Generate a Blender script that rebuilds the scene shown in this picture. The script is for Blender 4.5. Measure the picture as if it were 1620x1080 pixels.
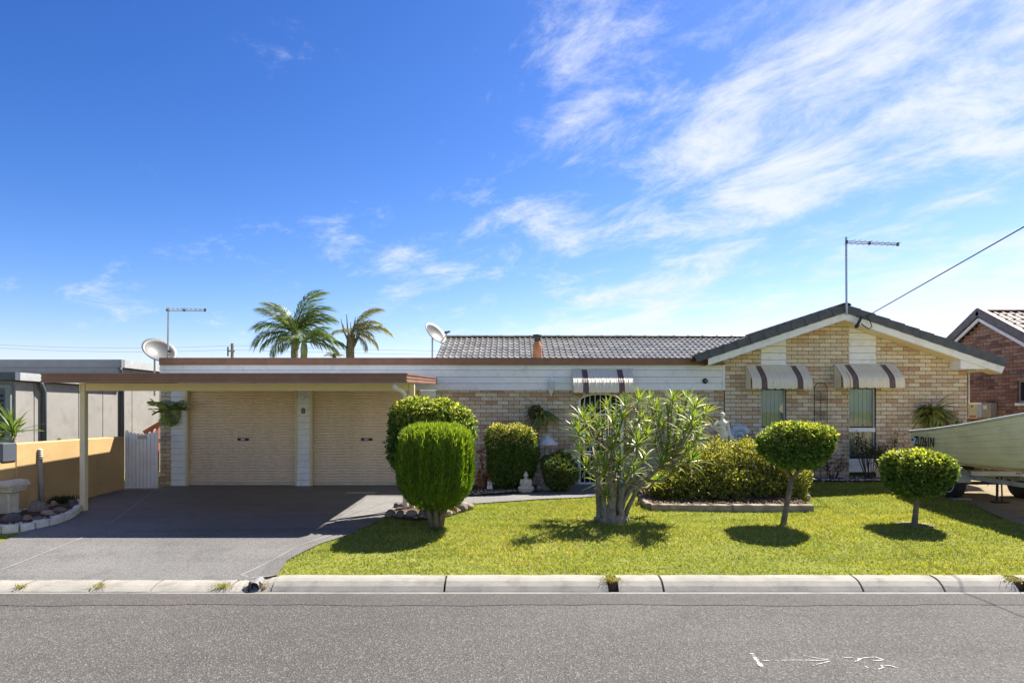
import bpy, bmesh, math, random
import numpy as np
from mathutils import Vector, Matrix
R = math.radians
rng = np.random.default_rng(7)
random.seed(7)
S = bpy.context.scene
for o in list(bpy.data.objects): bpy.data.objects.remove(o)

# ------------------------------------------------------------------ camera, sky, sun, exposure
CAMY, CAMZ, F = -13.6, 1.605, 1000.0            # F in pixels of the 1620 px wide photograph
cd = bpy.data.cameras.new('camera'); cam = bpy.data.objects.new('camera', cd); S.collection.objects.link(cam)
cam.location = (0, CAMY, CAMZ); cam.rotation_euler = (R(90), 0, 0)
cd.sensor_width = 36; cd.lens = 36*F/1620; cd.shift_y = 110/1620; cd.clip_end = 3000; cd.clip_start = .05
S.camera = cam
SUN = Vector((.55, .49, 1.0)).normalized()      # towards the sun
elev = math.asin(SUN.z); azim = math.atan2(SUN.x, SUN.y)
w = bpy.data.worlds.new('World'); S.world = w; w.use_nodes = True
nt = w.node_tree; N = nt.nodes; Lk = nt.links
for n in list(N): N.remove(n)
def node(t, **k):
    n = N.new(t)
    for a, v in k.items(): setattr(n, a, v)
    return n
out = node('ShaderNodeOutputWorld'); bg = node('ShaderNodeBackground'); bg.inputs['Strength'].default_value = .15
sky = node('ShaderNodeTexSky', sky_type='NISHITA', sun_disc=False, sun_elevation=elev, sun_rotation=azim)
sky.air_density = 1.0; sky.dust_density = .4; sky.ozone_density = 2.0; sky.altitude = 0
# film response of the photograph: deeper blue overhead, pale towards the horizon (same for the whole dome)
sc3 = node('ShaderNodeSeparateColor'); hs = node('ShaderNodeCombineColor'); Lk.new(sky.outputs[0], sc3.inputs[0])
for i_, (pw, gn) in enumerate(((2.2, .0545), (1.7, .091), (1.4, .180))):
    pn = node('ShaderNodeMath', operation='POWER'); pn.inputs[1].default_value = pw; Lk.new(sc3.outputs[i_], pn.inputs[0])
    gn_ = node('ShaderNodeMath', operation='MULTIPLY'); gn_.inputs[1].default_value = gn; Lk.new(pn.outputs[0], gn_.inputs[0]); chan = gn_.outputs[0] if i_ == 0 else None; (Lk.new(gn_.outputs[0], hs.inputs[i_]) if i_ else None); red_ = gn_.outputs[0] if i_ == 0 else red_; grn_ = gn_.outputs[0] if i_ == 1 else (grn_ if i_ > 1 else None)
gcap = node('ShaderNodeMath', operation='MULTIPLY'); gcap.inputs[1].default_value = .84; Lk.new(grn_, gcap.inputs[0])
rcap = node('ShaderNodeMath', operation='MINIMUM'); Lk.new(red_, rcap.inputs[0]); Lk.new(gcap.outputs[0], rcap.inputs[1]); Lk.new(rcap.outputs[0], hs.inputs[0])
tc = node('ShaderNodeTexCoord'); sep = node('ShaderNodeSeparateXYZ'); Lk.new(tc.outputs['Generated'], sep.inputs[0])
def math_(op, a, b=None, clamp=False):
    n = node('ShaderNodeMath', operation=op, use_clamp=clamp)
    for i, v in enumerate((a, b)):
        if v is None: continue
        if isinstance(v, (int, float)): n.inputs[i].default_value = v
        else: Lk.new(v, n.inputs[i])
    return n.outputs[0]
zc = math_('ADD', math_('MAXIMUM', sep.outputs['Z'], 0.0), .16)
u = math_('DIVIDE', sep.outputs['X'], zc); v = math_('DIVIDE', sep.outputs['Y'], zc)
cmb = node('ShaderNodeCombineXYZ'); Lk.new(u, cmb.inputs[0]); Lk.new(v, cmb.inputs[1])
mp = node('ShaderNodeMapping', vector_type='TEXTURE'); mp.inputs['Rotation'].default_value = (0, 0, R(-54)); mp.inputs['Scale'].default_value = (1.0, .66, 1)
mp.inputs['Location'].default_value = (0.9, 2.1, 0)
Lk.new(cmb.outputs[0], mp.inputs[0])
n1 = node('ShaderNodeTexNoise'); n1.inputs['Scale'].default_value = 2.4; n1.inputs['Detail'].default_value = 12; n1.inputs['Roughness'].default_value = .70; n1.inputs['Distortion'].default_value = .35
n2 = node('ShaderNodeTexNoise'); n2.inputs['Scale'].default_value = .62; n2.inputs['Detail'].default_value = 3
Lk.new(mp.outputs[0], n1.inputs['Vector']); Lk.new(mp.outputs[0], n2.inputs['Vector'])
# more cirrus towards +X (the weather side), fewer towards -X, all round the dome
side = math_('MULTIPLY', sep.outputs['X'], .20)
low = math_('MULTIPLY', math_('SUBTRACT', .45, sep.outputs['Z']), .16)
cl = math_('ADD', math_('ADD', n1.outputs['Fac'], math_('MULTIPLY', math_('SUBTRACT', n2.outputs['Fac'], .5), .75)), math_('ADD', side, low))
rmp = node('ShaderNodeMapRange', interpolation_type='SMOOTHSTEP'); rmp.inputs['From Min'].default_value = .485; rmp.inputs['From Max'].default_value = .84
rmp.inputs['To Max'].default_value = .9
Lk.new(cl, rmp.inputs['Value'])
mx = node('ShaderNodeMix', data_type='RGBA'); Lk.new(rmp.outputs[0], mx.inputs['Factor'])
Lk.new(hs.outputs[0], mx.inputs['A']); mx.inputs['B'].default_value = (1.85, 1.93, 2.08, 1)
Lk.new(mx.outputs['Result'], bg.inputs['Color']); Lk.new(bg.outputs[0], out.inputs[0])
sd = bpy.data.lights.new('sun', 'SUN'); sd.energy = 3.6; sd.angle = R(.5); sd.color = (1, .94, .84)
so = bpy.data.objects.new('sun', sd); S.collection.objects.link(so); so.location = (10, 20, 30)
so.rotation_euler = (-SUN).to_track_quat('-Z', 'Y').to_euler()
S.view_settings.view_transform = 'Standard'; S.view_settings.look = 'None'; S.view_settings.gamma = 1
S.view_settings.use_curve_mapping = False
S.view_settings.exposure = 1.78
S.render.engine = 'CYCLES'
try:
    S.cycles.max_bounces = 8; S.cycles.diffuse_bounces = 4; S.cycles.transparent_max_bounces = 12
except Exception: pass

# ------------------------------------------------------------------ places: pixel of the photograph -> point
def W(px, py, y):
    d = y-CAMY
    return Vector(((px-810)*d/F, y, CAMZ-(py-650)*d/F))
def sm(a, b, x):
    t = min(1, max(0, (x-a)/(b-a))); return t*t*(3-2*t)
YK = -6.63                                       # back of the kerb
def gz(x, y):
    zk = -.262+.062*sm(-2.95, -2.55, x)
    if y <= YK: z = zk
    elif y < -4.6: z = zk+(-.05-zk)*(1-(1-sm(YK, -4.6, y)*.5-(y-YK)/(-4.6-YK)*.5))
    elif y < 0: z = -.05*(-y/4.6)
    else: z = 0
    z += .15*sm(1.2, 4.0, x)*sm(-4.0, -.6, y)
    return z
def G(px, py, dz=0):
    d = 10.0
    for _ in range(60):
        x = (px-810)*d/F; z = gz(x, CAMY+d)+dz
        nd = (CAMZ-z)*F/(py-650); d = d*.4+nd*.6
    return Vector(((px-810)*d/F, CAMY+d, CAMZ-(py-650)*d/F))
def gp(x, y, dz=0): return Vector((x, y, gz(x, y)+dz))

# ------------------------------------------------------------------ mesh helpers
COL = S.collection
WL = {}
def wl(o): return WL.get(o.name, Vector((0, 0, 0))) if o else Vector((0, 0, 0))
def tag(o, label=None, cat=None, group=None, kind=None):
    if label: o['label'] = label
    if cat: o['category'] = cat
    if group: o['group'] = group
    if kind: o['kind'] = kind
    return o
def thing(name, label, cat, loc=(0, 0, 0), group=None):
    o = bpy.data.objects.new(name, None); COL.objects.link(o); o.location = loc; o.empty_display_size = .2
    WL[o.name] = Vector(loc); return tag(o, label, cat, group)
def link(name, me, parent=None, at=None, rot=None, scl=None):
    o = bpy.data.objects.new(name, me); COL.objects.link(o)
    if parent: o.parent = parent
    base = wl(parent)
    if at is not None: o.location = Vector(at)-base
    if rot is not None: o.rotation_euler = rot
    if scl is not None: o.scale = scl
    WL[o.name] = Vector(at) if at is not None else base
    return o
class MB:
    def __init__(s): s.v = []; s.f = []; s.c = []; s.col = None
    def add(s, vs, fs, col=None):
        b = len(s.v); s.v += [tuple(p) for p in vs]
        for f in fs: s.f.append(tuple(i+b for i in f)); s.c.append(col or s.col or (1, 1, 1))
        return s
    def box(s, x0, x1, y0, y1, z0, z1, col=None):
        return s.add([(x0,y0,z0),(x1,y0,z0),(x1,y1,z0),(x0,y1,z0),(x0,y0,z1),(x1,y0,z1),(x1,y1,z1),(x0,y1,z1)],
              [(0,3,2,1),(4,5,6,7),(0,1,5,4),(1,2,6,5),(2,3,7,6),(3,0,4,7)], col)
    def bevbox(s, x0, x1, y0, y1, z0, z1, b=.004, col=None):
        bm = bmesh.new(); bmesh.ops.create_cube(bm, size=1)
        for q in bm.verts: q.co = Vector((x0+(q.co.x+.5)*(x1-x0), y0+(q.co.y+.5)*(y1-y0), z0+(q.co.z+.5)*(z1-z0)))
        bmesh.ops.bevel(bm, geom=bm.edges[:], offset=b, segments=1, affect='EDGES')
        bm.verts.index_update()
        s.add([q.co[:] for q in bm.verts], [[q.index for q in f.verts] for f in bm.faces], col); bm.free(); return s
    def obox(s, c, ax, ay, az, hx, hy, hz, col=None):
        c = Vector(c); ax, ay, az = Vector(ax)*hx, Vector(ay)*hy, Vector(az)*hz; vs = []
        for k in (-1, 1):
            for i, j in ((-1,-1),(1,-1),(1,1),(-1,1)): vs.append(c+ax*i+ay*j+az*k)
        return s.add(vs, [(0,3,2,1),(4,5,6,7),(0,1,5,4),(1,2,6,5),(2,3,7,6),(3,0,4,7)], col)
    def bar(s, a, b, w_, h_=None, up=(0,0,1), col=None):
        a, b = Vector(a), Vector(b); d = (b-a); L = d.length; d = d/L; up = Vector(up)
        sd_ = d.cross(up)
        if sd_.length < 1e-4: sd_ = d.cross(Vector((1,0,0)))
        sd_.normalize(); u_ = sd_.cross(d)
        return s.obox((a+b)/2, d, sd_, u_, L/2, w_/2, (h_ or w_)/2, col)
    def tube(s, pts, rad, n=8, cap=True, col=None):
        pts = [Vector(p) for p in pts]
        if isinstance(rad, (int, float)): rad = [rad]*len(pts)
        vs = []; fs = []; ref = None
        for i, p in enumerate(pts):
            t = (pts[min(i+1, len(pts)-1)]-pts[max(i-1, 0)])
            t = t.normalized() if t.length > 1e-9 else Vector((0,0,1))
            if ref is None: ref = t.cross(Vector((0,0,1)) if abs(t.z) < .9 else Vector((1,0,0))).normalized()
            ref = (ref-t*ref.dot(t)); ref = ref.normalized() if ref.length > 1e-6 else t.orthogonal().normalized()
            bn = t.cross(ref)
            for k in range(n):
                a = 2*math.pi*k/n; vs.append(p+(ref*math.cos(a)+bn*math.sin(a))*rad[i])
        for i in range(len(pts)-1):
            for k in range(n):
                fs.append((i*n+k, i*n+(k+1)%n, (i+1)*n+(k+1)%n, (i+1)*n+k))
        if cap: fs.append(tuple(range(n))[::-1]); fs.append(tuple(range((len(pts)-1)*n, len(pts)*n)))
        return s.add(vs, fs, col)
    def lathe(s, c, prof, n=16, axis='Z', col=None, sx=1, sy=1):
        c = Vector(c); vs = []; fs = []
        for r, h in prof:
            for k in range(n):
                a = 2*math.pi*k/n; p = (r*math.cos(a)*sx, r*math.sin(a)*sy, h)
                if axis == 'Y': p = (p[0], h, p[1])
                if axis == 'X': p = (h, p[0], p[1])
                vs.append(c+Vector(p))
        m = len(prof)
        for i in range(m-1):
            for k in range(n): fs.append((i*n+k, i*n+(k+1)%n, (i+1)*n+(k+1)%n, (i+1)*n+k))
        fs.append(tuple(range(n))[::-1]); fs.append(tuple(range((m-1)*n, m*n)))
        return s.add(vs, fs, col)
    def ell(s, c, rx, ry, rz, n=12, m=8, col=None):
        prof = [(max(1e-3, math.sin(math.pi*i/m)), -math.cos(math.pi*i/m)) for i in range(m+1)]
        c = Vector(c); vs = []; fs = []
        for r, h in prof:
            for k in range(n):
                a = 2*math.pi*k/n; vs.append(c+Vector((r*math.cos(a)*rx, r*math.sin(a)*ry, h*rz)))
        for i in range(m):
            for k in range(n): fs.append((i*n+k, i*n+(k+1)%n, (i+1)*n+(k+1)%n, (i+1)*n+k))
        return s.add(vs, fs, col)
    def prism(s, poly, y0, y1, col=None):           # polygon in XZ, extruded along Y
        n = len(poly); vs = [(x, y0, z) for x, z in poly]+[(x, y1, z) for x, z in poly]
        fs = [tuple(range(n)), tuple(range(n, 2*n))[::-1]]+[(i, i+n, (i+1)%n+n, (i+1)%n) for i in range(n)]
        return s.add(vs, fs, col)
    def mesh(s, name, m, org=(0,0,0), smooth=False):
        me = bpy.data.meshes.new(name); ox, oy, oz = org
        me.from_pydata([(a-ox, b-oy, c-oz) for a, b, c in s.v], [], s.f)
        if m is not None: me.materials.append(m)
        at = me.attributes.new('Col', 'FLOAT_COLOR', 'CORNER'); arr = []
        for f, c in zip(s.f, s.c): arr += [c[0], c[1], c[2], 1.0]*len(f)
        at.data.foreach_set('color', arr)
        bm = bmesh.new(); bm.from_mesh(me); bmesh.ops.recalc_face_normals(bm, faces=bm.faces); bm.to_mesh(me); bm.free()
        if smooth: me.polygons.foreach_set('use_smooth', [True]*len(me.polygons))
        me.update(); return me
    def build(s, name, m, parent=None, smooth=False, org=None):
        if parent is None:
            org = Vector(org) if org is not None else Vector((0,0,0))
            return link(name, s.mesh(name, m, org, smooth), None, org)
        return link(name, s.mesh(name, m, wl(parent), smooth), parent)
def npmesh(name, V, T, C, m, smooth=False):          # triangles, one colour per vertex
    me = bpy.data.meshes.new(name); nv, ntr = len(V), len(T)
    me.vertices.add(nv); me.vertices.foreach_set('co', np.ascontiguousarray(V, dtype=np.float32).ravel())
    me.loops.add(ntr*3); me.loops.foreach_set('vertex_index', np.ascontiguousarray(T, dtype=np.int32).ravel())
    me.polygons.add(ntr); me.polygons.foreach_set('loop_start', np.arange(0, ntr*3, 3, dtype=np.int32))
    if smooth: me.polygons.foreach_set('use_smooth', [True]*ntr)
    at = me.attributes.new('Col', 'FLOAT_COLOR', 'POINT')
    at.data.foreach_set('color', np.concatenate([C, np.ones((nv, 1))], 1).astype(np.float32).ravel())
    me.materials.append(m); me.update(calc_edges=True); return me

# ------------------------------------------------------------------ materials
MATS = {}
def M(name, col=(.5,.5,.5), rough=.6, var=.14, vs=5, bump=0., bs=60, attr=False, metal=0, spec=.4, trans=0, dirt=None, fine=0, fs=200):
    if name in MATS: return MATS[name]
    m = bpy.data.materials.new(name); m.use_nodes = True; t = m.node_tree; n_ = t.nodes; l_ = t.links
    b = n_['Principled BSDF']; b.inputs['Roughness'].default_value = rough; b.inputs['Metallic'].default_value = metal
    b.inputs['Specular IOR Level'].default_value = spec
    co = n_.new('ShaderNodeTexCoord').outputs['Object']
    if attr:
        a = n_.new('ShaderNodeAttribute'); a.attribute_name = 'Col'; src = a.outputs['Color']
    else:
        a = n_.new('ShaderNodeRGB'); a.outputs[0].default_value = (*col, 1); src = a.outputs[0]
    def noise(sc, det=4):
        q = n_.new('ShaderNodeTexNoise'); q.inputs['Scale'].default_value = sc; q.inputs['Detail'].default_value = det; q.inputs['Roughness'].default_value = .6
        l_.new(co, q.inputs['Vector']); return q.outputs['Fac']
    def mul(src, fac, lo, hi):
        r = n_.new('ShaderNodeMapRange'); r.inputs['From Min'].default_value = .3; r.inputs['From Max'].default_value = .7
        r.inputs['To Min'].default_value = lo; r.inputs['To Max'].default_value = hi; l_.new(fac, r.inputs['Value'])
        x = n_.new('ShaderNodeVectorMath'); x.operation = 'SCALE'; l_.new(src, x.inputs[0]); l_.new(r.outputs[0], x.inputs['Scale']); return x.outputs[0]
    if var: src = mul(src, noise(vs), 1-var, 1+var)
    if fine: src = mul(src, noise(fs, 2), 1-fine, 1+fine)
    if dirt:
        dc, amt, dsc = dirt
        r = n_.new('ShaderNodeMapRange'); r.inputs['From Min'].default_value = .52; r.inputs['From Max'].default_value = .75; r.inputs['To Max'].default_value = amt
        l_.new(noise(dsc, 7), r.inputs['Value'])
        x = n_.new('ShaderNodeMix'); x.data_type = 'RGBA'; l_.new(r.outputs[0], x.inputs['Factor']); l_.new(src, x.inputs['A']); x.inputs['B'].default_value = (*dc, 1); src = x.outputs['Result']
    l_.new(src, b.inputs['Base Color'])
    if bump:
        bp = n_.new('ShaderNodeBump'); bp.inputs['Strength'].default_value = bump; bp.inputs['Distance'].default_value = .01
        l_.new(noise(bs, 5), bp.inputs['Height']); l_.new(bp.outputs[0], b.inputs['Normal'])
    if trans:
        tr = n_.new('ShaderNodeBsdfTranslucent'); g = n_.new('ShaderNodeMix'); g.data_type = 'RGBA'; g.blend_type = 'MULTIPLY'; g.inputs['Factor'].default_value = 1
        l_.new(src, g.inputs['A']); g.inputs['B'].default_value = (1.5, 1.45, .7, 1); l_.new(g.outputs['Result'], tr.inputs['Color'])
        mxs = n_.new('ShaderNodeMixShader'); mxs.inputs[0].default_value = trans
        l_.new(b.outputs[0], mxs.inputs[1]); l_.new(tr.outputs[0], mxs.inputs[2]); l_.new(mxs.outputs[0], n_['Material Output'].inputs[0])
    MATS[name] = m; return m
brickM = M('brick', attr=True, rough=.85, var=.16, vs=18, fine=.12, fs=150, bump=.35, bs=160, spec=.2, dirt=((.16,.12,.08), .35, 9))
mortarM = M('mortar', (.20,.155,.11), .95, bump=.4, bs=150, spec=.1)
whiteM = M('white_paint', (.84,.83,.80), .5, var=.07, vs=2.5, dirt=((.45,.42,.36), .5, 5))
trimM = M('trim_white', (.84,.84,.82), .45, var=.05, dirt=((.4,.37,.3), .3, 6))
creamM = M('cream_paint', (.72,.62,.40), .5, var=.06, dirt=((.4,.33,.2), .25, 5))
doorM = M('door_beige', (.80,.64,.47), .42, var=.07, vs=1.5, dirt=((.55,.43,.29), .3, 2.2))
brownM = M('brown_metal', (.25,.125,.075), .45, var=.14, vs=3, dirt=((.33,.2,.13), .5, 5))
darkM = M('dark_grey_tile', (.085,.092,.10), .55, var=.22, vs=7, bump=.3, bs=60, dirt=((.15,.15,.13), .4, 8))
tileM = M('roof_tile', attr=True, rough=.30, var=.22, vs=9, bump=.25, bs=50, spec=.55, dirt=((.3,.28,.24), .5, 5))
tileBM = M('brown_roof_tile', attr=True, rough=.62, var=.25, vs=6, bump=.25, bs=50, spec=.5, dirt=((.10,.09,.08), .6, 4))
metalM = M('galvanised_metal', (.42,.43,.43), .38, var=.15, metal=.7, dirt=((.25,.24,.22), .4, 12))
blackM = M('black_metal', (.02,.02,.02), .5, var=.2)
greyM = M('dish_grey', (.11,.112,.112), .5, var=.08)
terraM = M('terracotta', (.42,.17,.08), .75, var=.25, vs=9, dirt=((.28,.2,.15), .5, 10))
stoneM = M('statue_stone', (.50,.48,.42), .85, var=.22, vs=14, bump=.4, bs=70, dirt=((.16,.15,.12), .7, 9))
ivoryM = M('ivory_plaster', (.85,.77,.60), .7, var=.1, vs=12, dirt=((.5,.4,.25), .4, 10))
rockM = M('garden_rock', attr=True, rough=.9, var=.35, vs=7, bump=.7, bs=18, spec=.2, dirt=((.10,.09,.08), .5, 6))
M('old_palm', (.20,.15,.10), .9, var=.3, vs=8, bump=.8, bs=30)
barkM = M('bark', (.19,.155,.11), .95, var=.35, vs=14, bump=.9, bs=45, spec=.1)
barkGM = M('grey_bark', (.25,.22,.165), .95, var=.35, vs=12, bump=.9, bs=40, spec=.1, dirt=((.07,.06,.045), .7, 9))
leafM = M('leaf', attr=True, rough=.48, var=.1, vs=3, spec=.45, trans=.40)
waxM = M('waxy_leaf', attr=True, rough=.38, var=.1, vs=6, spec=.5, trans=.30)
grassM = M('grass_blade', attr=True, rough=.6, var=.12, vs=2, spec=.25, trans=.38)
strawM = M('dry_leaf', attr=True, rough=.8, var=.2, vs=6, trans=.2)
soilM = M('soil', (.10,.068,.045), 1, var=.45, vs=6, bump=1, bs=40, spec=.1, fine=.3, fs=90)
pebM = M('pebble', attr=True, rough=.85, var=.2, vs=20, spec=.2)
renderM = M('yellow_render', (.56,.385,.185), .9, var=.12, vs=2, bump=.5, bs=70, spec=.15, dirt=((.36,.245,.13), .6, 4), fine=.08, fs=120)
slateM = M('slate_paint', (.085,.10,.125), .6, var=.08)
slate2M = M('grey_paint', (.21,.225,.23), .6, var=.08)
panelM = M('grey_panel', (.30,.287,.268), .8, var=.09, vs=1.5, bump=.15, bs=60, dirt=((.20,.19,.175), .6, 4))
nbrickM = M('brown_brick', attr=True, rough=.9, var=.3, vs=14, bump=.8, bs=60, spec=.15)
awnM = M('awning_metal', attr=True, rough=.5, var=.07, vs=4, dirt=((.55,.46,.32), .4, 5), trans=0)
boatM = M('boat_aluminium', (.82,.72,.44), .42, var=.08, vs=2, spec=.5, dirt=((.50,.45,.26), .5, 2.5))
rubberM = M('tyre_rubber', (.025,.025,.026), .8, var=.2, vs=20)
galvM = M('trailer_galvanised', (.50,.51,.50), .5, var=.12, metal=.35, dirt=((.33,.3,.25), .4, 8))
timberM = M('weathered_timber', (.30,.26,.21), .9, var=.3, vs=9, bump=.6, bs=40, spec=.15, dirt=((.14,.12,.10), .6, 7))
concM = M('kerb_concrete', (.30,.283,.245), .85, var=.14, vs=3, bump=.3, bs=80, spec=.2, dirt=((.17,.155,.13), .75, 4.5), fine=.10, fs=120)
blindM = M('window_blind', (.60,.66,.62), .7, var=.05)
holeM = M('dark_interior', (.012,.012,.014), .7, var=.2)
paintM = M('road_paint', (.34,.33,.315), .8, var=.5, vs=60)
goldM = M('meter_box', (.62,.50,.24), .5, var=.1, vs=8)
redM = M('red_paint', (.50,.12,.07), .5, var=.12)
plankM = M('bamboo_fence', (.62,.40,.16), .7, var=.2)
bluM = M('blue_sticker', (.03,.10,.35), .5, var=.05)
whitestoneM = M('pale_block', (.62,.60,.53), .9, var=.22, vs=10, bump=.9, bs=30, dirt=((.3,.28,.23), .6, 8))
def glass():
    m = bpy.data.materials.new('window_glass'); m.use_nodes = True; t = m.node_tree; n_ = t.nodes; l_ = t.links
    b = n_['Principled BSDF']; n_.remove(b)
    tr = n_.new('ShaderNodeBsdfTransparent'); tr.inputs[0].default_value = (.82,.88,.86,1); gl = n_.new('ShaderNodeBsdfGlossy'); gl.inputs['Roughness'].default_value = .03
    fr = n_.new('ShaderNodeFresnel'); fr.inputs[0].default_value = 1.7; x = n_.new('ShaderNodeMixShader')
    l_.new(fr.outputs[0], x.inputs[0]); l_.new(tr.outputs[0], x.inputs[1]); l_.new(gl.outputs[0], x.inputs[2]); l_.new(x.outputs[0], n_['Material Output'].inputs[0]); return m
glassM = glass()
def ground_mat(name, cols, scales, rough=.95, bump=.5, bs=120, spec=.2, speck=None, streak=None):
    """cols: base, second (patches), third (small patches); speck=(dark, light, scale, amount)"""
    m = bpy.data.materials.new(name); m.use_nodes = True; t = m.node_tree; n_ = t.nodes; l_ = t.links
    b = n_['Principled BSDF']; b.inputs['Roughness'].default_value = rough; b.inputs['Specular IOR Level'].default_value = spec
    co = n_.new('ShaderNodeTexCoord').outputs['Object']
    def noise(sc, det=5, vec=co, rg=.6):
        q = n_.new('ShaderNodeTexNoise'); q.inputs['Scale'].default_value = sc; q.inputs['Detail'].default_value = det; q.inputs['Roughness'].default_value = rg
        l_.new(vec, q.inputs['Vector']); return q.outputs['Fac']
    def mix(a, fac, c, lo, hi, amt=1):
        r = n_.new('ShaderNodeMapRange'); r.inputs['From Min'].default_value = lo; r.inputs['From Max'].default_value = hi; r.inputs['To Max'].default_value = amt; l_.new(fac, r.inputs['Value'])
        x = n_.new('ShaderNodeMix'); x.data_type = 'RGBA'; l_.new(r.outputs[0], x.inputs['Factor'])
        for key, q in (('A', a), ('B', c)):
            if isinstance(q, tuple): x.inputs[key].default_value = (*q, 1)
            else: l_.new(q, x.inputs[key])
        return x.outputs['Result']
    src = mix(cols[0], noise(scales[0]), cols[1], .38, .66); src = mix(src, noise(scales[1]), cols[2], .5, .72, .8)
    if streak:
        mpn = n_.new('ShaderNodeMapping'); mpn.inputs['Scale'].default_value = (.12, 1.6, 1); l_.new(co, mpn.inputs[0])
        src = mix(src, noise(1.4, 6, mpn.outputs[0]), streak, .5, .75, .55)
    if speck:
        dk, lt, sc, amt = speck
        q = n_.new('ShaderNodeTexVoronoi'); q.inputs['Scale'].default_value = sc; l_.new(co, q.inputs['Vector'])
        sx = n_.new('ShaderNodeSeparateColor'); l_.new(q.outputs['Color'], sx.inputs[0])
        src = mix(src, sx.outputs[0], lt, .72, .95, amt); src = mix(src, sx.outputs[1], dk, .62, .9, amt)
        h = q.outputs['Distance']
    else: h = noise(bs, 4)
    l_.new(src, b.inputs['Base Color'])
    bp = n_.new('ShaderNodeBump'); bp.inputs['Strength'].default_value = bump; bp.inputs['Distance'].default_value = .008; l_.new(h, bp.inputs['Height']); l_.new(bp.outputs[0], b.inputs['Normal'])
    return m
lawnM = ground_mat('lawn_soil_and_thatch', ((.155,.18,.036), (.23,.225,.05), (.10,.13,.025)), (.55, 3.0), bump=.8, bs=90, spec=.1)
asphM = ground_mat('asphalt', ((.082,.077,.070), (.108,.101,.092), (.067,.063,.058)), (.28, 1.1), rough=.85, bump=.9, spec=.3, speck=((.040,.038,.035), (.205,.195,.178), 85, .7), streak=(.058,.053,.050))
driveM = ground_mat('driveway_concrete', ((.140,.136,.129), (.178,.172,.162), (.106,.103,.098)), (.5, 2.4), rough=.62, bump=.35, spec=.4, speck=((.055,.055,.055), (.21,.205,.20), 70, .45), streak=(.085,.081,.079))
pathM = ground_mat('path_concrete', ((.17,.165,.16), (.21,.2,.19), (.13,.13,.13)), (.6, 2.6), rough=.75, bump=.35, spec=.3, speck=((.08,.08,.08), (.30,.29,.28), 75, .5))
dirtM = ground_mat('dirt', ((.25,.20,.135), (.30,.24,.165), (.15,.145,.06)), (.7, 3.5), bump=1, bs=40, spec=.1)
def tile_text(s_, size, m, name, parent, at, rot, extr=.002, cx='CENTER', shear=0):
    c = bpy.data.curves.new(name, 'FONT'); c.body = s_; c.size = size; c.offset = .0 if size < .1 else .004; c.extrude = extr; c.align_x = cx; c.align_y = 'CENTER'; c.shear = shear
    t = bpy.data.objects.new(name+'_tmp', c); COL.objects.link(t)
    me = bpy.data.meshes.new_from_object(t.evaluated_get(bpy.context.evaluated_depsgraph_get())); bpy.data.objects.remove(t); bpy.data.curves.remove(c)
    me.name = name; me.materials.clear(); me.materials.append(m); return link(name, me, parent, at, rot)
# ------------------------------------------------------------------ ground, road, kerb, driveway, paths
def axis(fine0, fine1, st, coarse):
    a = list(np.arange(fine0, fine1+1e-6, st)); return sorted(set([round(c, 4) for c in coarse+a]))
xs = axis(-15, 17, .4, [-900, -300, -100, -50, -30, -20, 22, 30, 50, 100, 300, 900])
ys = [-900, -300, -80, -30, -18, -15.3, -15.0, YK-.012]+[round(YK+.001+i*.16, 4) for i in range(42)]+[.3, .8, 2, 5, 10, 20, 40, 80, 200, 500, 1200]
V = []
for y in ys:
    for x in xs:
        z = -.22 if y <= -15.2 else (-.5 if y < YK-.01 else gz(x, y)-.012)
        V.append((x, y, z))
nx = len(xs); Fq = [(j*nx+i, j*nx+i+1, (j+1)*nx+i+1, (j+1)*nx+i) for j in range(len(ys)-1) for i in range(nx-1)]
gm = MB(); gm.add(V, Fq); g_o = gm.build('ground', lawnM); tag(g_o, 'short mown yellow green lawn ground around the house', 'ground', kind='structure')
asph2M = ground_mat('asphalt_shoulder', ((.070,.064,.061), (.088,.080,.075), (.055,.051,.049)), (.6, 3.0), rough=.85, bump=.5, spec=.3, speck=((.035,.033,.032), (.17,.16,.15), 110, .7), streak=(.10,.092,.086))
rd = MB(); rx = list(np.linspace(-160, 160, 65))
ry = [-14.9, -12, -9.8, -8, -7.2, -6.915]; rz = [-.31, -.27, -.25, -.272, -.30, -.312]
rd.add([(x, y, z) for y, z in zip(ry, rz) for x in rx], [(j*65+i, j*65+i+1, (j+1)*65+i+1, (j+1)*65+i) for j in range(5) for i in range(64)])
# the camera stands on this road
road = rd.build('road', asphM); tag(road, 'grey asphalt road with coarse pale aggregate', 'road', kind='structure')
edg_ = MB(); ex = list(np.arange(-60, 60.01, .15)); ev = []
for x in ex:
    yy = -7.42+.02*math.sin(x*1.7)+.012*math.sin(x*6.1+1)+.008*math.sin(x*17.3)
    for k in range(4): y = yy+(-6.93-yy)*k/3; ev.append((x, y, float(np.interp(y, ry, rz))+.004))
edg_.add(ev, [(i*4+k, i*4+4+k, i*4+5+k, i*4+1+k) for i in range(len(ex)-1) for k in range(3)]); tag(edg_.build('road_shoulder', asph2M), 'smoother darker strip of asphalt along the kerb', 'road', kind='structure')
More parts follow.
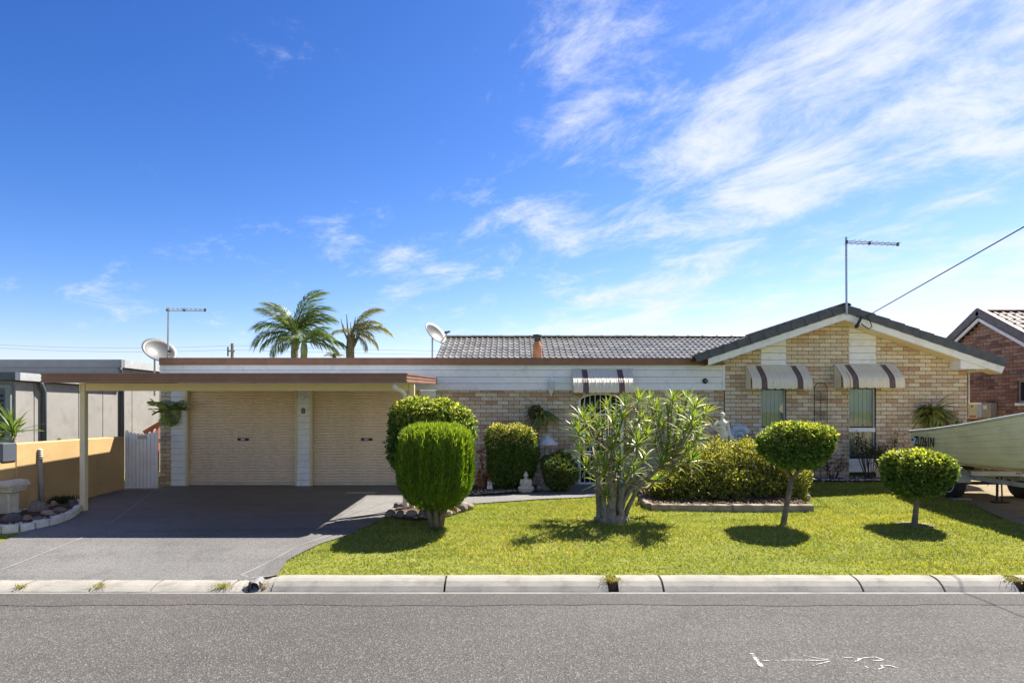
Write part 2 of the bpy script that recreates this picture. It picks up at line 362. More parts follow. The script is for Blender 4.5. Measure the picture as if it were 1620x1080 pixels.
# kerb: cast concrete lengths with open joints, high beside the lawn, low at the driveway
kerb = MB().box(-160, 160, -6.90, YK-.004, -.46, -.33).build('kerb', concM); tag(kerb, 'pale concrete kerb along the lawn and driveway', 'kerb', kind='structure')
def kerb_piece(x0, x1, h0, h1):
    b = MB(); prof = lambda h: [(-6.915, -.325), (-6.905, -.305), (-6.86, -.31+.45*h), (-6.80, -.31+.80*h), (-6.74, -.31+.95*h), (-6.68, -.31+h), (YK-.005, -.31+h), (YK-.005, -.46), (-6.915, -.46)]
    n = 9; st = 7; vs = []; 
    for k in range(st+1):
        t = k/st; h = h0+(h1-h0)*t+.003*math.sin(k*1.9+x0*3); jx = (.006*math.sin(k*5+x0) if 0 < k < st else 0)
        vs += [(x0+(x1-x0)*t+jx, y+.003*math.sin(k*2.3+x0*7), z) for y, z in prof(h)]
    fs = [(k*n+i, k*n+(i+1)%n, (k+1)*n+(i+1)%n, (k+1)*n+i) for k in range(st) for i in range(n)]+[tuple(range(n))[::-1], tuple(range(st*n, st*n+n))]
    b.add(vs, fs); return b.build('kerb_length', concM, kerb)
kx = lambda px: (px-810)*6.85/F
HL, HH = .055, .112
ed = [-400, -160, 45, 155, 250, 371, 402, 436, 705, 961, 974, 1045, 1354, 1480, 1596, 1612, 1900, 2300]
for a, b_ in zip(ed[:-1], ed[1:]):
    if (a, b_) in ((961, 974), (1596, 1612), (402, 436)): 
        if a != 402: continue
    h0 = HL if a < 402 else HH; h1 = HL if b_ <= 402 else HH
    if a == 402: h0, h1 = .05, .10
    kerb_piece(kx(a)+.012, kx(b_)-.012 if a != 402 else kx(b_)-.004, h0, h1)
MB().box(kx(961), kx(974), -6.83, YK-.006, -.40, -.215).box(kx(1596), kx(1612), -6.83, YK-.006, -.40, -.215).build('joint_soil', soilM, kerb)
kerb_piece(-60, kx(-400)-.01, HL, HL); kerb_piece(kx(2300)+.01, 60, HH, HH)
gut = MB().add([(x, y, z) for y, z in ((-6.985, -.3045), (-6.916, -.3065)) for x in np.linspace(-60, 60, 61)], [(i, i+1, 61+i+1, 61+i) for i in range(60)])
tag(gut.build('gutter_edge', M('gutter_white', (.20,.19,.17), .8, var=.2, vs=2.5, dirt=((.08,.075,.07), 1, 1.6))), 'pale strip of concrete at the foot of the kerb', 'gutter', kind='structure')
def resample(P, n):
    P = [Vector(p) for p in P]; L = [0]
    for a, b in zip(P, P[1:]): L.append(L[-1]+(b-a).length)
    o = []
    for k in range(n):
        t = L[-1]*k/(n-1)
        for i in range(len(P)-1):
            if t <= L[i+1]+1e-9: o.append(P[i].lerp(P[i+1], (t-L[i])/max(1e-9, L[i+1]-L[i]))); break
    return o
def ribbon(A, B, dz, n=40, m=14, crown=0):
    A, B = resample(A, n), resample(B, n); vs = []
    for a, b in zip(A, B):
        for k in range(m+1):
            p = a.lerp(b, k/m); vs.append((p.x, p.y, gz(p.x, p.y)+dz+crown*math.sin(math.pi*k/m)))
    return MB().add(vs, [(i*(m+1)+k, i*(m+1)+k+1, (i+1)*(m+1)+k+1, (i+1)*(m+1)+k) for i in range(n-1) for k in range(m)])
def poly2(A, B): return np.array([(p[0], p[1]) for p in A]+[(p[0], p[1]) for p in B][::-1])
EXC = []
def gl(*pts): return [G(*p) for p in pts]
kb = lambda px: Vector((kx(px), YK, 0))
dA = [Vector((-8.40, .10, 0)), Vector((-8.02, -.6, 0)), Vector((-8.0, -1.4, 0))]+gl((126, 800), (124, 806), (113, 818), (85, 829), (45, 838), (0, 858))+[Vector((-7.6, -6.1, 0)), Vector((-8.6, YK, 0))]
dB = [Vector((-1.95, .06, 0))]+gl((652, 790), (612, 818), (553, 845), (505, 860), (454, 886))+[kb(432)]
EXC.append(poly2(dA, dB))
drive = ribbon(dA, dB, .002, 70, 24).build('driveway', driveM); tag(drive, 'dark grey concrete driveway leading to the garage', 'driveway', kind='structure')
jm = M('joint_filler', (.27,.26,.25), .8, var=.3, vs=3)
def strip(pts, w_, dz, name, m, parent):
    P = resample(pts, 40); b = MB(); vs = []
    for i, p in enumerate(P):
        t = (P[min(i+1, 39)]-P[max(i-1, 0)]); t.z = 0; t.normalize(); nn = Vector((-t.y, t.x, 0))*w_/2
        for s_ in (-1, 1): q = p+nn*s_; vs.append((q.x, q.y, gz(q.x, q.y)+dz))
    b.add(vs, [(2*i, 2*i+1, 2*i+3, 2*i+2) for i in range(39)]); return b.build(name, m, parent)
strip(gl((253, 769), (162, 839), (0, 902)), .020, .006, 'joint', jm, drive)
strip(gl((563, 836), (470, 865), (455, 873), (381, 910)), .02, .007, 'joint', jm, drive)
strip(gl((381, 910), (432, 911)), .016, .007, 'joint', jm, drive)
strip(gl((200, 841), (480, 838), (563, 836)), .010, .007, 'joint', M('joint_dark', (.06,.06,.06), .9), drive)
pA = gl((528, 827), (600, 812), (660, 801), (750, 797), (850, 790), (920, 787), (975, 781), (992, 772))
pB = gl((583, 786), (625, 786), (665, 788), (750, 786), (850, 779), (885, 774), (915, 767.5), (992, 764))
EXC.append(poly2(pA, pB))
path = ribbon(pA, pB, .012, 60, 8).build('path', pathM); tag(path, 'grey concrete path curving from the driveway to the front door', 'path', kind='structure')
strip(gl((530, 823), (625, 790)), .018, .018, 'joint', jm, path)
dirA = gl((1462, 768), (1500, 784), (1545, 800), (1620, 832))+[Vector((13, -5.4, 0))]
dirB = [Vector((9.6, -.3, 0)), Vector((10.3, -.2, 0)), Vector((11, -.2, 0)), Vector((12, -.4, 0)), Vector((14.5, -4.0, 0))]
tag(ribbon(dirA, dirB, .004, 40, 12).build('dirt_track', dirtM), 'bare brown dirt patch under the boat trailer', 'dirt', kind='structure')
DIRT = poly2(dirA, dirB)
def soil(A, B, name, label, dz=.02, crown=.03, m=soilM):
    EXC.append(poly2(A, B)); return tag(ribbon(A, B, dz, 40, 10, crown).build(name, m), label, 'garden bed', kind='structure')
b1A = [Vector(p)+Vector((0, .03, 0)) for p in gl((655, 786), (750, 785), (850, 778), (880, 774), (912, 767))]; b1B = [Vector((x, .12, 0)) for x in (-2.0, -1, 0, .8, 1.4)]
soil(b1A, b1B, 'front_garden_bed', 'pebbled garden bed along the brick wall beside the path')
b2A = gl((614, 818), (650, 823), (690, 822), (725, 812), (744, 803)); b2B = gl((640, 798), (665, 797), (695, 797), (720, 797), (740, 798))
soil(b2A, b2B, 'rock_garden_bed', 'small rock edged garden bed beside the driveway')
b3A = gl((1030, 806), (1090, 807), (1160, 807.5), (1220, 807.5), (1284, 808)); b3B = [p+Vector((.1, 1.5, 0)) for p in b3A]
soil(b3A, b3B, 'island_garden_bed', 'timber edged garden bed under the wide azalea', .03, .10)
b4A = [Vector((x, -.5-.12*math.sin(x*2), 0)) for x in np.linspace(4.4, 9.3, 14)]; b4B = [Vector((x, .1, 0)) for x in np.linspace(4.4, 9.6, 14)]
soil(b4A, b4B, 'wall_garden_bed', 'narrow garden bed at the foot of the gable wall')
b5A = gl((125, 800), (122, 806), (112, 816), (85, 826), (45, 835), (0, 840))+[Vector((-9, -4.4, 0))]; b5B = [Vector((-7.99, -2.0, 0)), Vector((-7.99, -2.6, 0)), Vector((-7.99, -3.1, 0)), Vector((-7.99, -3.4, 0)), Vector((-8.1, -3.6, 0))]
soil(b5A, b5B, 'letterbox_garden_bed', 'rock filled garden bed around the letterbox', .02, .04)
def inside(P, x, y):
    n = len(P); r = np.zeros(len(x), bool); j = n-1
    for i in range(n):
        xi, yi = P[i]; xj, yj = P[j]
        c = ((yi > y) != (yj > y)) & (x < (xj-xi)*(y-yi)/(yj-yi+1e-12)+xi); r ^= c; j = i
    return r
GZ = np.vectorize(gz)
def grass(name, n, x0, x1, y0, y1, label, hmul=1):
    x = rng.uniform(x0, x1, n); y = rng.uniform(y0, y1, n); k = np.ones(n, bool)
    for P in EXC: k &= ~inside(P, x, y)
    k &= ~(inside(DIRT, x, y) & (rng.random(n) < .93))
    x, y = x[k], y[k]; n = len(x); z = GZ(x, y)-.012
    patch = .5+.25*np.sin(x*1.3+2*np.sin(y*.9))+.25*np.sin(y*2.3+1.7*np.sin(x*.7+1))
    h = rng.uniform(.014, .042, n)*(.65+.6*patch+.25*np.sin(x*3.1+np.sin(y*6))*np.sin(y*4.7))*hmul; a = rng.uniform(0, 2*np.pi, n); wd = rng.uniform(.004, .0085, n)
    ln = rng.normal(0, .6, (n, 2))*h[:, None]
    B = np.stack([x, y, z], 1); dx = np.stack([np.cos(a)*wd, np.sin(a)*wd, 0*a], 1)
    T = B+np.stack([ln[:, 0], ln[:, 1], h], 1)
    V = np.stack([B-dx, B+dx, T], 1).reshape(-1, 3); Tt = np.arange(3*n).reshape(-1, 3)
    c1 = np.array((.185,.25,.036)); c2 = np.array((.41,.395,.07)); c3 = np.array((.50,.43,.20))
    fp = .5+.5*np.sin(x*7.1+3*np.sin(y*5.3))*np.sin(y*9.7+2*np.sin(x*4.1)); t = np.clip(rng.normal(.06+.42*patch+.26*fp+.14*np.sin(y*13+1.5*np.sin(x*.6)), .24, n), 0, 1)[:, None]; C = c1*(1-t)+c2*t
    dry = rng.random(n) < (.05+.10*patch); C[dry] = c3
    return tag(link(name, npmesh(name, V, Tt, np.repeat(C, 3, 0), grassM)), label, 'grass', kind='stuff')
grass('grass', 330000, -3.4, 14.5, YK+.005, -.02, 'short mown lawn grass in front of the house')
grass('verge_grass', 9000, -9.6, -6.2, -6.6, -3.3, 'small patch of lawn grass beside the letterbox bed')

# fallen leaves and broad leaved weeds in the lawn
nl = 420; lx = rng.uniform(-3, 12, nl); ly = rng.uniform(YK+.05, -1.0, nl); kk = np.ones(nl, bool)
for P_ in EXC: kk &= ~inside(P_, lx, ly)
lx, ly = lx[kk], ly[kk]; nl = len(lx); lz = GZ(lx, ly)+rng.uniform(.01, .035, nl); la = rng.uniform(0, 6.28, nl); ls_ = rng.uniform(.015, .035, nl); tl_ = rng.normal(0, .35, (nl, 2))
ux = np.stack([np.cos(la), np.sin(la), tl_[:, 0]], 1)*ls_[:, None]; uy = np.stack([-np.sin(la), np.cos(la), tl_[:, 1]], 1)*ls_[:, None]*.45; lc = np.stack([lx, ly, lz], 1)
LV = np.stack([lc-ux, lc+uy, lc+ux, lc-uy], 1).reshape(-1, 3); bb_ = np.arange(nl)[:, None]*4; LT = np.concatenate([bb_+np.array([[0, 1, 2]]), bb_+np.array([[0, 2, 3]])]); LC = np.array([(.22,.12,.05), (.33,.22,.09), (.10,.15,.03), (.08,.13,.03)])[rng.integers(0, 4, nl)]
tag(link('fallen_leaves', npmesh('fallen_leaves', LV, LT, np.repeat(LC, 4, 0), strawM)), 'scattered small fallen leaves on the lawn', 'leaves', kind='stuff')
# ------------------------------------------------------------------ the brick house
house = thing('brick_house', 'single storey cream brick house with white weatherboards, twin roller doors and tiled gable', 'house', (0, 0, 0))
BC = [(.68,.56,.38), (.63,.50,.33), (.70,.60,.44), (.58,.42,.26), (.55,.36,.21), (.64,.53,.38), (.50,.32,.20), (.60,.46,.31), (.72,.62,.46), (.53,.40,.28)]
BW = [6, 6, 6, 4, 2, 5, 1.5, 4, 4, 2]
brick_me = [MB().bevbox(-.115, .115, 0, .05, 0, .076, .004, c).mesh('brick', brickM) for c in BC]
indiv = [0]
def brick_wall(name, x0, x1, z0, z1, y, ivf, budget, label=None, want=lambda x, z: True):
    """running-bond wall; ivf(z) -> list of solid x intervals of the course at height z"""
    mor = MB(); k = 0; z = z0; loose = []; whole = []
    while z < z1:
        zm = z+.04
        for a, b in ivf(zm):
            if b-a < .02: continue
            mor.box(a, b, y+.011, y+.10, z-.010, z+.0765)
            off = .12 if k % 2 else 0; n0 = math.floor((a-x0-off)/.24); x = x0+off+n0*.24
            while x < b:
                l, r = max(a, x), min(b, x+.23)
                if r-l > .025:
                    ci = random.choices(range(10), BW)[0]; jy = random.uniform(-.002, .002)
                    (whole if r-l > .229 else loose).append((l, r, z, ci, jy))
                x += .24
        z += .086; k += 1
    wall = mor.build(name, mortarM, house)
    if label: wall['label'] = label
    random.shuffle(whole); whole.sort(key=lambda q: not want(q[0], q[2]))
    take = whole[:max(0, min(budget, 300-indiv[0]))]; indiv[0] += len(take); loose += whole[len(take):]
    for l, r, z, ci, jy in take: link('brick', brick_me[ci], wall, ((l+r)/2, y+jy, z))
    st = MB()
    for l, r, z, ci, jy in loose: st.bevbox(l, r, y+jy, y+.05, z, z+.076, .004, BC[ci])
    o = st.build('brickwork', brickM, wall); o['kind'] = 'stuff'
    return wall
fx = lambda px: (px-810)*13.6/F
fz = lambda py: CAMZ+(650-py)*13.6/F
# gable wall: roofline under the barge boards
gA = (fx(1338), fz(495)); gL = (fx(1100), fz(576)); gR = (fx(1592), fz(582))
def gable_top(x):
    return gA[1]-(gA[0]-x)*(gA[1]-gL[1])/(gA[0]-gL[0]) if x < gA[0] else gA[1]-(x-gA[0])*(gA[1]-gR[1])/(gR[0]-gA[0])
def cut(ivs, a, b):
    o = []
    for p, q in ivs:
        if b <= p or a >= q: o.append((p, q)); continue
        if a > p: o.append((p, a))
        if b < q: o.append((b, q))
    return o
W1 = (fx(1204), fx(1244)); W2 = (fx(1343.5), fx(1386))
def gable_iv(z):
    sl = (gA[1]-gL[1])/(gA[0]-gL[0]); sr = (gA[1]-gR[1])/(gR[0]-gA[0]); dz = gA[1]-.02-z
    if dz <= .03: return []
    a = max(fx(1147), gA[0]-dz/sl); b = min(fx(1530) if z < fz(583) else fx(1519), gA[0]+dz/sr)
    iv = cut(cut([(a, b)], *W1), *W2); return iv
gwall = brick_wall('gable_wall', fx(1147), fx(1530), -.02, 3.8, 0., gable_iv, 230, None, lambda x, z: z > fz(670))
DX0, DX1 = fx(916), fx(984)
def mid_iv(z):
    iv = [(fx(690), fx(1147)-.004)]
    if z < fz(632): iv = cut(iv, DX0, DX1)
    elif z < fz(620):
        t = (z-fz(632))/(fz(620)-fz(632)); hw = (DX1-DX0)/2*math.sqrt(max(0, 1-t*t)); c = (DX0+DX1)/2; iv = cut(iv, c-hw, c+hw)
    return iv
brick_wall('front_wall', fx(690), fx(1147), -.06, fz(616.5)-.02, .03, mid_iv, 70, None, lambda x, z: z > fz(668) and x < fx(905))
pier = brick_wall('garage_pier', fx(253), fx(271), -.06, fz(612), .0, lambda z: [(fx(253), fx(270.5))], 0)
# side walls and rear (seen only past the corners)
sw = MB(); sw.box(fx(1530)-.12, fx(1530)-.004, .11, 9, -.05, fz(584)-.02, (.5,.4,.27)); sw.box(fx(253)+.004, fx(253)+.12, .11, 6, -.05, 2.6, (.5,.4,.27)); sw.build('side_wall', brickM, house)
# weatherboards over the garage, the front wall and the pilasters
def boards(x0, x1, zs, y, name='weatherboard', m=whiteM, parent=house, d=.022):
    for za, zb in zip(zs, zs[1:]):
        za -= .006; b = MB(); b.add([(x0, y-d, zb), (x1, y-d, zb), (x1, y-.002, za), (x0, y-.002, za), (x0, y+.025, zb), (x1, y+.025, zb), (x1, y+.025, za), (x0, y+.025, za)],
              [(0,1,2,3), (4,7,6,5), (0,4,5,1), (3,2,6,7), (0,3,7,4), (1,5,6,2)]); b.build(name, m, parent)
zrow = [fz(576), fz(585.4)+.002, fz(596), fz(606), fz(617)]
xc = [fx(253), fx(363), fx(545), fx(721), fx(926), fx(1142.5)]
for i in range(4):
    cutx = [fx(253)]+[c+(.5 if i % 2 else -.4) for c in xc[1:-1]]+[xc[-1]]
    for a, b in zip(cutx, cutx[1:]): boards(a+.001, b-.001, zrow[i:i+2], -.005)
MB().box(fx(1142.7), fx(1146.5), -.024, .02, fz(617), fz(577)).build('corner_trim', trimM, house)
MB().box(fx(253)+.002, fx(1142), .0225, .12, fz(617)+.004, fz(576)).build('wall_framing', M('framing', (.3,.25,.18), .9), house)
for a, b in ((271, 293.6), (470.5, 490.5), (666.5, 689.8)):
    n = 15; boards(fx(a), fx(b), [fz(617.5)-(fz(617.5)-fz(768.5))*k/n for k in range(n+1)], -.004)
    MB().box(fx(a)+.004, fx(b)-.004, .022, .10, fz(768.5), fz(617.5)).build('pilaster_core', M('framing'), house)
for a, b in ((293.8, 297.2), (467.2, 470.3), (490.7, 494.2), (663.2, 666.3)):
    MB().box(fx(a), fx(b), -.025, .12, fz(768.5), fz(617.6)).build('door_jamb', creamM, house)
# brown roof edge in three lengths, flat roof behind
fy = -.06
def fxd(px, y): return (px-810)*(y-CAMY)/F
def fzd(py, y): return CAMZ+(650-py)*(y-CAMY)/F
for a, b in ((253, 452), (452, 698), (698, 1144)):
    m_ = MB(); x0, x1 = fxd(a, fy)+.0015, fxd(b, fy)-.0015; zb, zt = fzd(577, fy), fzd(566, fy)
    m_.prism([(x0, zb), (x1, zb), (x1, zt), (x0, zt)], fy, fy+.03); m_.box(x0, x1, fy-.012, fy, zt-.018, zt+.004); m_.box(x0, x1, fy-.008, fy, zb-.002, zb+.012)
    m_.build('roof_fascia', brownM, house)
MB().box(fxd(253, fy)+.01, fx(1147)-.01, fy+.031, 5.8, fzd(574.5, fy), fzd(568.5, fy)).build('flat_roof', M('roof_sheet', (.4,.4,.39), .5), house)
MB().box(fxd(253, fy)-.02, fxd(253, fy)-.001, fy, 5.8, fzd(577, fy), fzd(566, fy)).build('roof_fascia', brownM, house)
# roller doors
def roller_door(a, b, lab):
    x0, x1 = fx(a), fx(b); d = MB().box(x0, x1, .11, .13, fz(768)-.0, fz(612)).build('roller_door', doorM, house); d['label'] = lab
    n = 34; z0, z1 = fz(767)+.04, fz(612); h = (z1-z0)/n
    prof = [(0, 0.004), (.14, -.002), (.24, -.016), (.45, -.020), (.74, -.020), (.88, -.014), (.95, -.002), (1, 0.004)]
    me = None; vs = []
    for t, o in prof:
        for x in (x0, x1): vs.append((x, .098+o, t*h))
    me = MB().add(vs, [(2*i, 2*i+1, 2*i+3, 2*i+2) for i in range(7)]).mesh('door_slat', doorM, (0, 0, 0))
    for k in range(n): link('door_slat', me, d, (0, 0, z0+k*h))
    MB().bevbox(x0+.01, x1-.01, .07, .105, fz(768)+.004, z0-.002, .006).build('bottom_rail', M('rail_alu', (.66,.56,.43), .4), d)
    c = (x0+x1)/2; hz = fz(695)
    MB().bevbox(c-.125, c+.125, .070, .086, hz-.028, hz+.028, .006).build('lock_plate', blackM, d)
    MB().bevbox(c-.045, c+.045, .058, .068, hz-.016, hz+.016, .004).build('lock_handle', metalM, d)
roller_door(297.4, 467, 'left beige roller door beside the hanging staghorn fern'); roller_door(494.4, 663, 'right beige roller door partly behind the hedges')
tile_text('8', .17, M('number_metal', (.03,.028,.025), .4), 'house_number', house, (fx(480.2), -.022, fz(650)), (R(90), 0, 0), .004)
# windows: upper boards, frame, panes, blinds
def window(X0, X1, top_py, bars):
    w_ = MB(); t = .035; z1, z0 = fz(577), fz(745)
    w_.box(X0+.002, X0+t, .05, .09, z0, z1); w_.box(X1-t, X1-.002, .05, .09, z0, z1); w_.box(X0+t, X1-t, .05, .09, z1-t, z1)
    win = w_.build('window', M('window_alu', (.45,.47,.46), .4, var=.05), house)
    MB().box(X0+.002, X1-.002, .02, .09, fz(683), fz(676.5)).build('transom', trimM, win)
    MB().box(X0+t, X1-t, .045, .088, fz(676.5)+.001, fz(674.5)).build('sash_rail', blackM, win)
    for a, b in ((601, 674.6), (684, 722)):
        MB().box(X0+t, X1-t, .066, .07, fz(b), fz(a)).build('pane', glassM, win)
    MB().box(X0+t, X1-t, .045, .088, fz(724.5), fz(722)).build('sash_rail', blackM, win)
    k = int((X1-X0)/.085); bw = (X1-X0-.02)/k
    me = MB().obox((0, 0, 0), (.97, .25, 0), (-.25, .97, 0), (0, 0, 1), bw*.52, .002, (fz(601)-fz(724))/2).mesh('blind_slat', blindM)
    for i in range(k): link('blind_slat', me, win, (X0+.01+bw*(i+.5), .17, (fz(601)+fz(724))/2))
    boards(X0+.002, X1-.002, [fz(724.9)-(fz(724.6)-fz(746))*i/2 for i in range(3)], .025, 'apron_board', trimM, win)
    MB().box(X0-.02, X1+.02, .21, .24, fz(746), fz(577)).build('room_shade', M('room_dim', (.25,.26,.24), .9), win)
    # boards over the window up to the roof
    n = 12; z = fz(579); hb = .137
    while z < gable_top((X0+X1)/2)+.1:
        zt = z+hb; tl, tr = gable_top(X0)-.015, gable_top(X1)-.015
        if z < max(tl, tr)-.02:
            a, b = min(zt, tl), min(zt, tr); b_ = MB(); za, zb = max(a, z+.001), max(b, z+.001)
            b_.add([(X0+.003, -.008, z), (X1-.003, -.008, z), (X1-.003, .012, zb), (X0+.003, .012, za), (X0+.003, .06, z), (X1-.003, .06, z), (X1-.003, .06, zb), (X0+.003, .06, za)], [(0,1,2,3), (4,7,6,5), (0,4,5,1), (3,2,6,7), (0,3,7,4), (1,5,6,2)])
            b_.build('weatherboard', whiteM, house)
        z = zt+.007
    return win
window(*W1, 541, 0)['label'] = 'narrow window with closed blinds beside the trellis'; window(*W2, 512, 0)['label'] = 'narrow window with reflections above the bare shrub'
# striped metal awnings
CR = [(.80,.72,.55), (.66,.58,.44), (.75,.66,.48)]; BR = [(.13,.08,.075), (.16,.10,.09)]
pr = [(0, 0), (.10, -.075), (.20, -.155), (.28, -.225), (.335, -.29), (.362, -.355), (.37, -.43), (.372, -.50)]
def strip_mesh(wd, cols, rust=False):
    b = MB(); nxs = 13; base = len(b.v)
    grid = []
    for j, (o, h) in enumerate(pr):
        for i in range(nxs):
            t = i/(nxs-1); rib = .010 if i in (0, nxs-1) else (.004*(1-abs(2*((t*3) % 1)-1)))
            zz = h-(.012*math.sin(math.pi*t) if j == len(pr)-1 else 0)
            b.v.append((t*wd, -o-rib, zz+rib*.6))
    for j in range(len(pr)-1):
        for i in range(nxs-1):
            b.f.append((j*nxs+i, j*nxs+i+1, (j+1)*nxs+i+1, (j+1)*nxs+i))
            c = cols[(0, 0, 1, 0, 2, 0, 0, 1, 0, 2, 0, 0)[i] % len(cols)]
            if rust and i in (4, 5, 6) and j >= 2: c = tuple(.35*q+.65*r_ for q, r_ in zip(c, (.42,.19,.07)))
            b.c.append(c)
    return b.mesh('awning_strip', awnM)
S_c1, S_c2, S_b, S_r = strip_mesh(.098, CR), strip_mesh(.157, CR), strip_mesh(.122, BR), strip_mesh(.098, CR, True)
def awning(px0, py0, k, lab, rusty=False, y=-.012):
    p = W(px0, py0, y); x = p.x
    aw = MB().box(x-.01, x+1.29*k+.02, y-.006, y+.008, p.z-.012, p.z+.022).build('awning', metalM, house); aw['label'] = lab
    seq = [S_c1, S_r if rusty else S_c1, S_b, S_c2, S_c2, S_c2, S_c2, S_b, S_c1, S_c1]; wd = [.098, .098, .122, .157, .157, .157, .157, .122, .098, .098]
    x0 = x
    for me, d in zip(seq, wd): link('awning_strip', me, aw, (x0, y-.006, p.z), None, (k, 1, 1)); x0 += d*k
    for xx in (x+.004, x0-.004):                      # side wings of three hanging strips
        for i, (a, b) in enumerate(((0, .09), (.095, .185), (.19, .27))):
            f = lambda o: np.interp(o, [q[0] for q in pr], [q[1] for q in pr])
            m_ = MB(); z0 = -.50
            m_.add([(xx-.003, y-.006-a, p.z+f(a)-.012), (xx-.003, y-.006-b, p.z+f(b)-.012), (xx-.003, y-.006-b, p.z+z0), (xx-.003, y-.006-a, p.z+z0), (xx+.003, y-.006-a, p.z+f(a)-.012), (xx+.003, y-.006-b, p.z+f(b)-.012), (xx+.003, y-.006-b, p.z+z0), (xx+.003, y-.006-a, p.z+z0)],
               [(0,1,2,3), (4,7,6,5), (0,4,5,1), (3,2,6,7), (0,3,7,4), (1,5,6,2)], CR[0]); m_.build('wing_strip', awnM, aw)
    return aw
awning(1179.5, 578.5, 1.0, 'cream and brown striped awning beside the wire trellis'); awning(1319.5, 577, 1.02, 'rust stained striped awning nearest the boat', True); awning(905, 584.5, 1.0, 'striped awning over the arched security door', False, -.03)
# arched security door
cxd = (DX0+DX1)/2; hwd = (DX1-DX0)/2-.012; zsp, ztp, zbt = fz(633), fz(622.5), fz(765.5)
arch = [(cxd-hwd*math.cos(math.pi*i/16), zsp+(ztp-zsp)*math.sin(math.pi*i/16)) for i in range(17)]
sdoor = MB(); outl = [(cxd-hwd, zbt)]+arch+[(cxd+hwd, zbt)]
for (xa, za), (xb, zb) in zip(outl, outl[1:]): sdoor.bar((xa, .02, za), (xb, .02, zb), .05, .04, (0, 1, 0))
sdoor.bar((cxd-hwd, .02, zbt+.02), (cxd+hwd, .02, zbt+.02), .04, .045, (0, 1, 0)); sdoor.bar((cxd-hwd, .02, fz(655)), (cxd+hwd, .02, fz(655)), .03, .03, (0, 1, 0)); sdoor.bar((cxd-hwd, .02, fz(714)), (cxd+hwd, .02, fz(714)), .03, .03, (0, 1, 0))
sdo = sdoor.build('security_door', trimM, house); sdo['label'] = 'white arched security door behind the spiky tree'
for i in range(1, 8):
    x = cxd-hwd+2*hwd*i/8; t = (x-cxd)/hwd; zt = zsp+(ztp-zsp)*math.sqrt(1-t*t)
    MB().tube([(x, .02, zbt+.03), (x, .02, zt)], .009, 6).build('bar', trimM, sdo)
for i in range(4):
    for j in range(3):
        cx_, cz_ = cxd-hwd+2*hwd*(i+.5)/4, fz(714)+(fz(655)-fz(714))*(j+.5)/3
        pts = [(cx_+(.02+.055*k/14)*math.cos(k*.75+i+j), .008, cz_+(.02+.055*k/14)*math.sin(k*.75+i+j)) for k in range(15)]
        MB().tube(pts, .006, 5).build('scroll', trimM, sdo)
MB().box(DX0-.02, DX1+.02, .20, .24, -.05, fz(618)).build('front_door', holeM, house)
MB().box(DX0-.08, DX0-.0, .1301, .2, -.05, fz(620)).box(DX1, DX1+.08, .1301, .2, -.05, fz(620)).build('door_reveal', M('framing'), house)
MB().box(DX0-.02, DX1+.02, -.12, .20, -.08, zbt-.012).build('door_step', concM, house)
# arch of bricks on edge round the door head
for i in range(13):
    a = math.pi*(i+.5)/13; cx_, cz_ = cxd-(hwd+.10)*math.cos(a), zsp-.02+(ztp-zsp+.10)*math.sin(a); dr = Vector((-math.cos(a)*.9, 0, math.sin(a)+.25)).normalized(); tn = Vector((dr.z, 0, -dr.x))
    if i in (0, 12): continue
    MB().obox((cx_, .012, cz_), dr, tn, (0, 1, 0), .075, .034, .02, BC[(i*3) % 7]).build('arch_brick', brickM, house)
# ------------------------------------------------------------------ roofs of the house
def tile_roof(P0, A, D, La, Ls, m, parent, cols, gauge=.28, p=.15, name='roof_tiles', hgt=.03, tw=.30):
    P0, A, D = Vector(P0), Vector(A).normalized(), Vector(D).normalized(); n = A.cross(D)
    if n.z < 0: n = -n
    b = MB(); na = int(La/(p/6))+1; rows = int(math.ceil(Ls/gauge)); rr = random.Random(5)
    for r in range(rows):
        s0 = r*gauge; s1 = min(Ls, (r+1)*gauge)+.02; base = len(b.v)
        for s_, hh, lip in ((s0, 0, 0), (s1, .022, 0), (s1+.001, .022, -.028)):
            for i in range(na):
                a = La*i/(na-1); w_ = math.sin(2*math.pi*a/p); q = P0+A*a+D*s_+n*(hh+lip+hgt*max(0, w_)**.8)
                b.v.append(q[:])
        for i in range(na-1):
            a = La*i/(na-1); random_c = cols[(int(a/tw)*7+r*13+int(a/tw)*r*3) % len(cols)]
            for k in range(2):
                b.f.append((base+k*na+i, base+k*na+i+1, base+(k+1)*na+i+1, base+(k+1)*na+i)); b.c.append(random_c)
    o = b.build(name, m, parent); o['kind'] = 'stuff'; return o
def cap_run(a, b, n, r, m, parent, cols, name='ridge_tile', drop=.5):
    a, b = Vector(a), Vector(b); d = (b-a).normalized(); L = (b-a).length/n; sd_ = d.cross(Vector((0,0,1))).normalized(); up = sd_.cross(d)
    for i in range(n):
        q = MB(); vs = []
        for t, rr_ in ((-.02, r*.94), (.06, r), (L-.01, r*.96), (L+.03, r*1.06), (L+.03, r*.9)):
            for k in range(8):
                an = math.pi*k/7; vs.append(d*t+sd_*math.cos(an)*rr_+up*math.sin(an)*rr_*drop)
        q.add(vs, [(j*8+k, j*8+k+1, j*8+k+9, j*8+k+8) for j in range(4) for k in range(7)], cols[i % len(cols)])
        link(name, q.mesh(name, m, (0,0,0)), parent, a+d*(L*i))
TC = [(.20,.19,.165), (.24,.228,.198), (.165,.157,.14), (.215,.205,.178), (.27,.255,.22)]
pitch = R(20); rY, rZ = 4.4, CAMZ+(650-534)*18.0/F
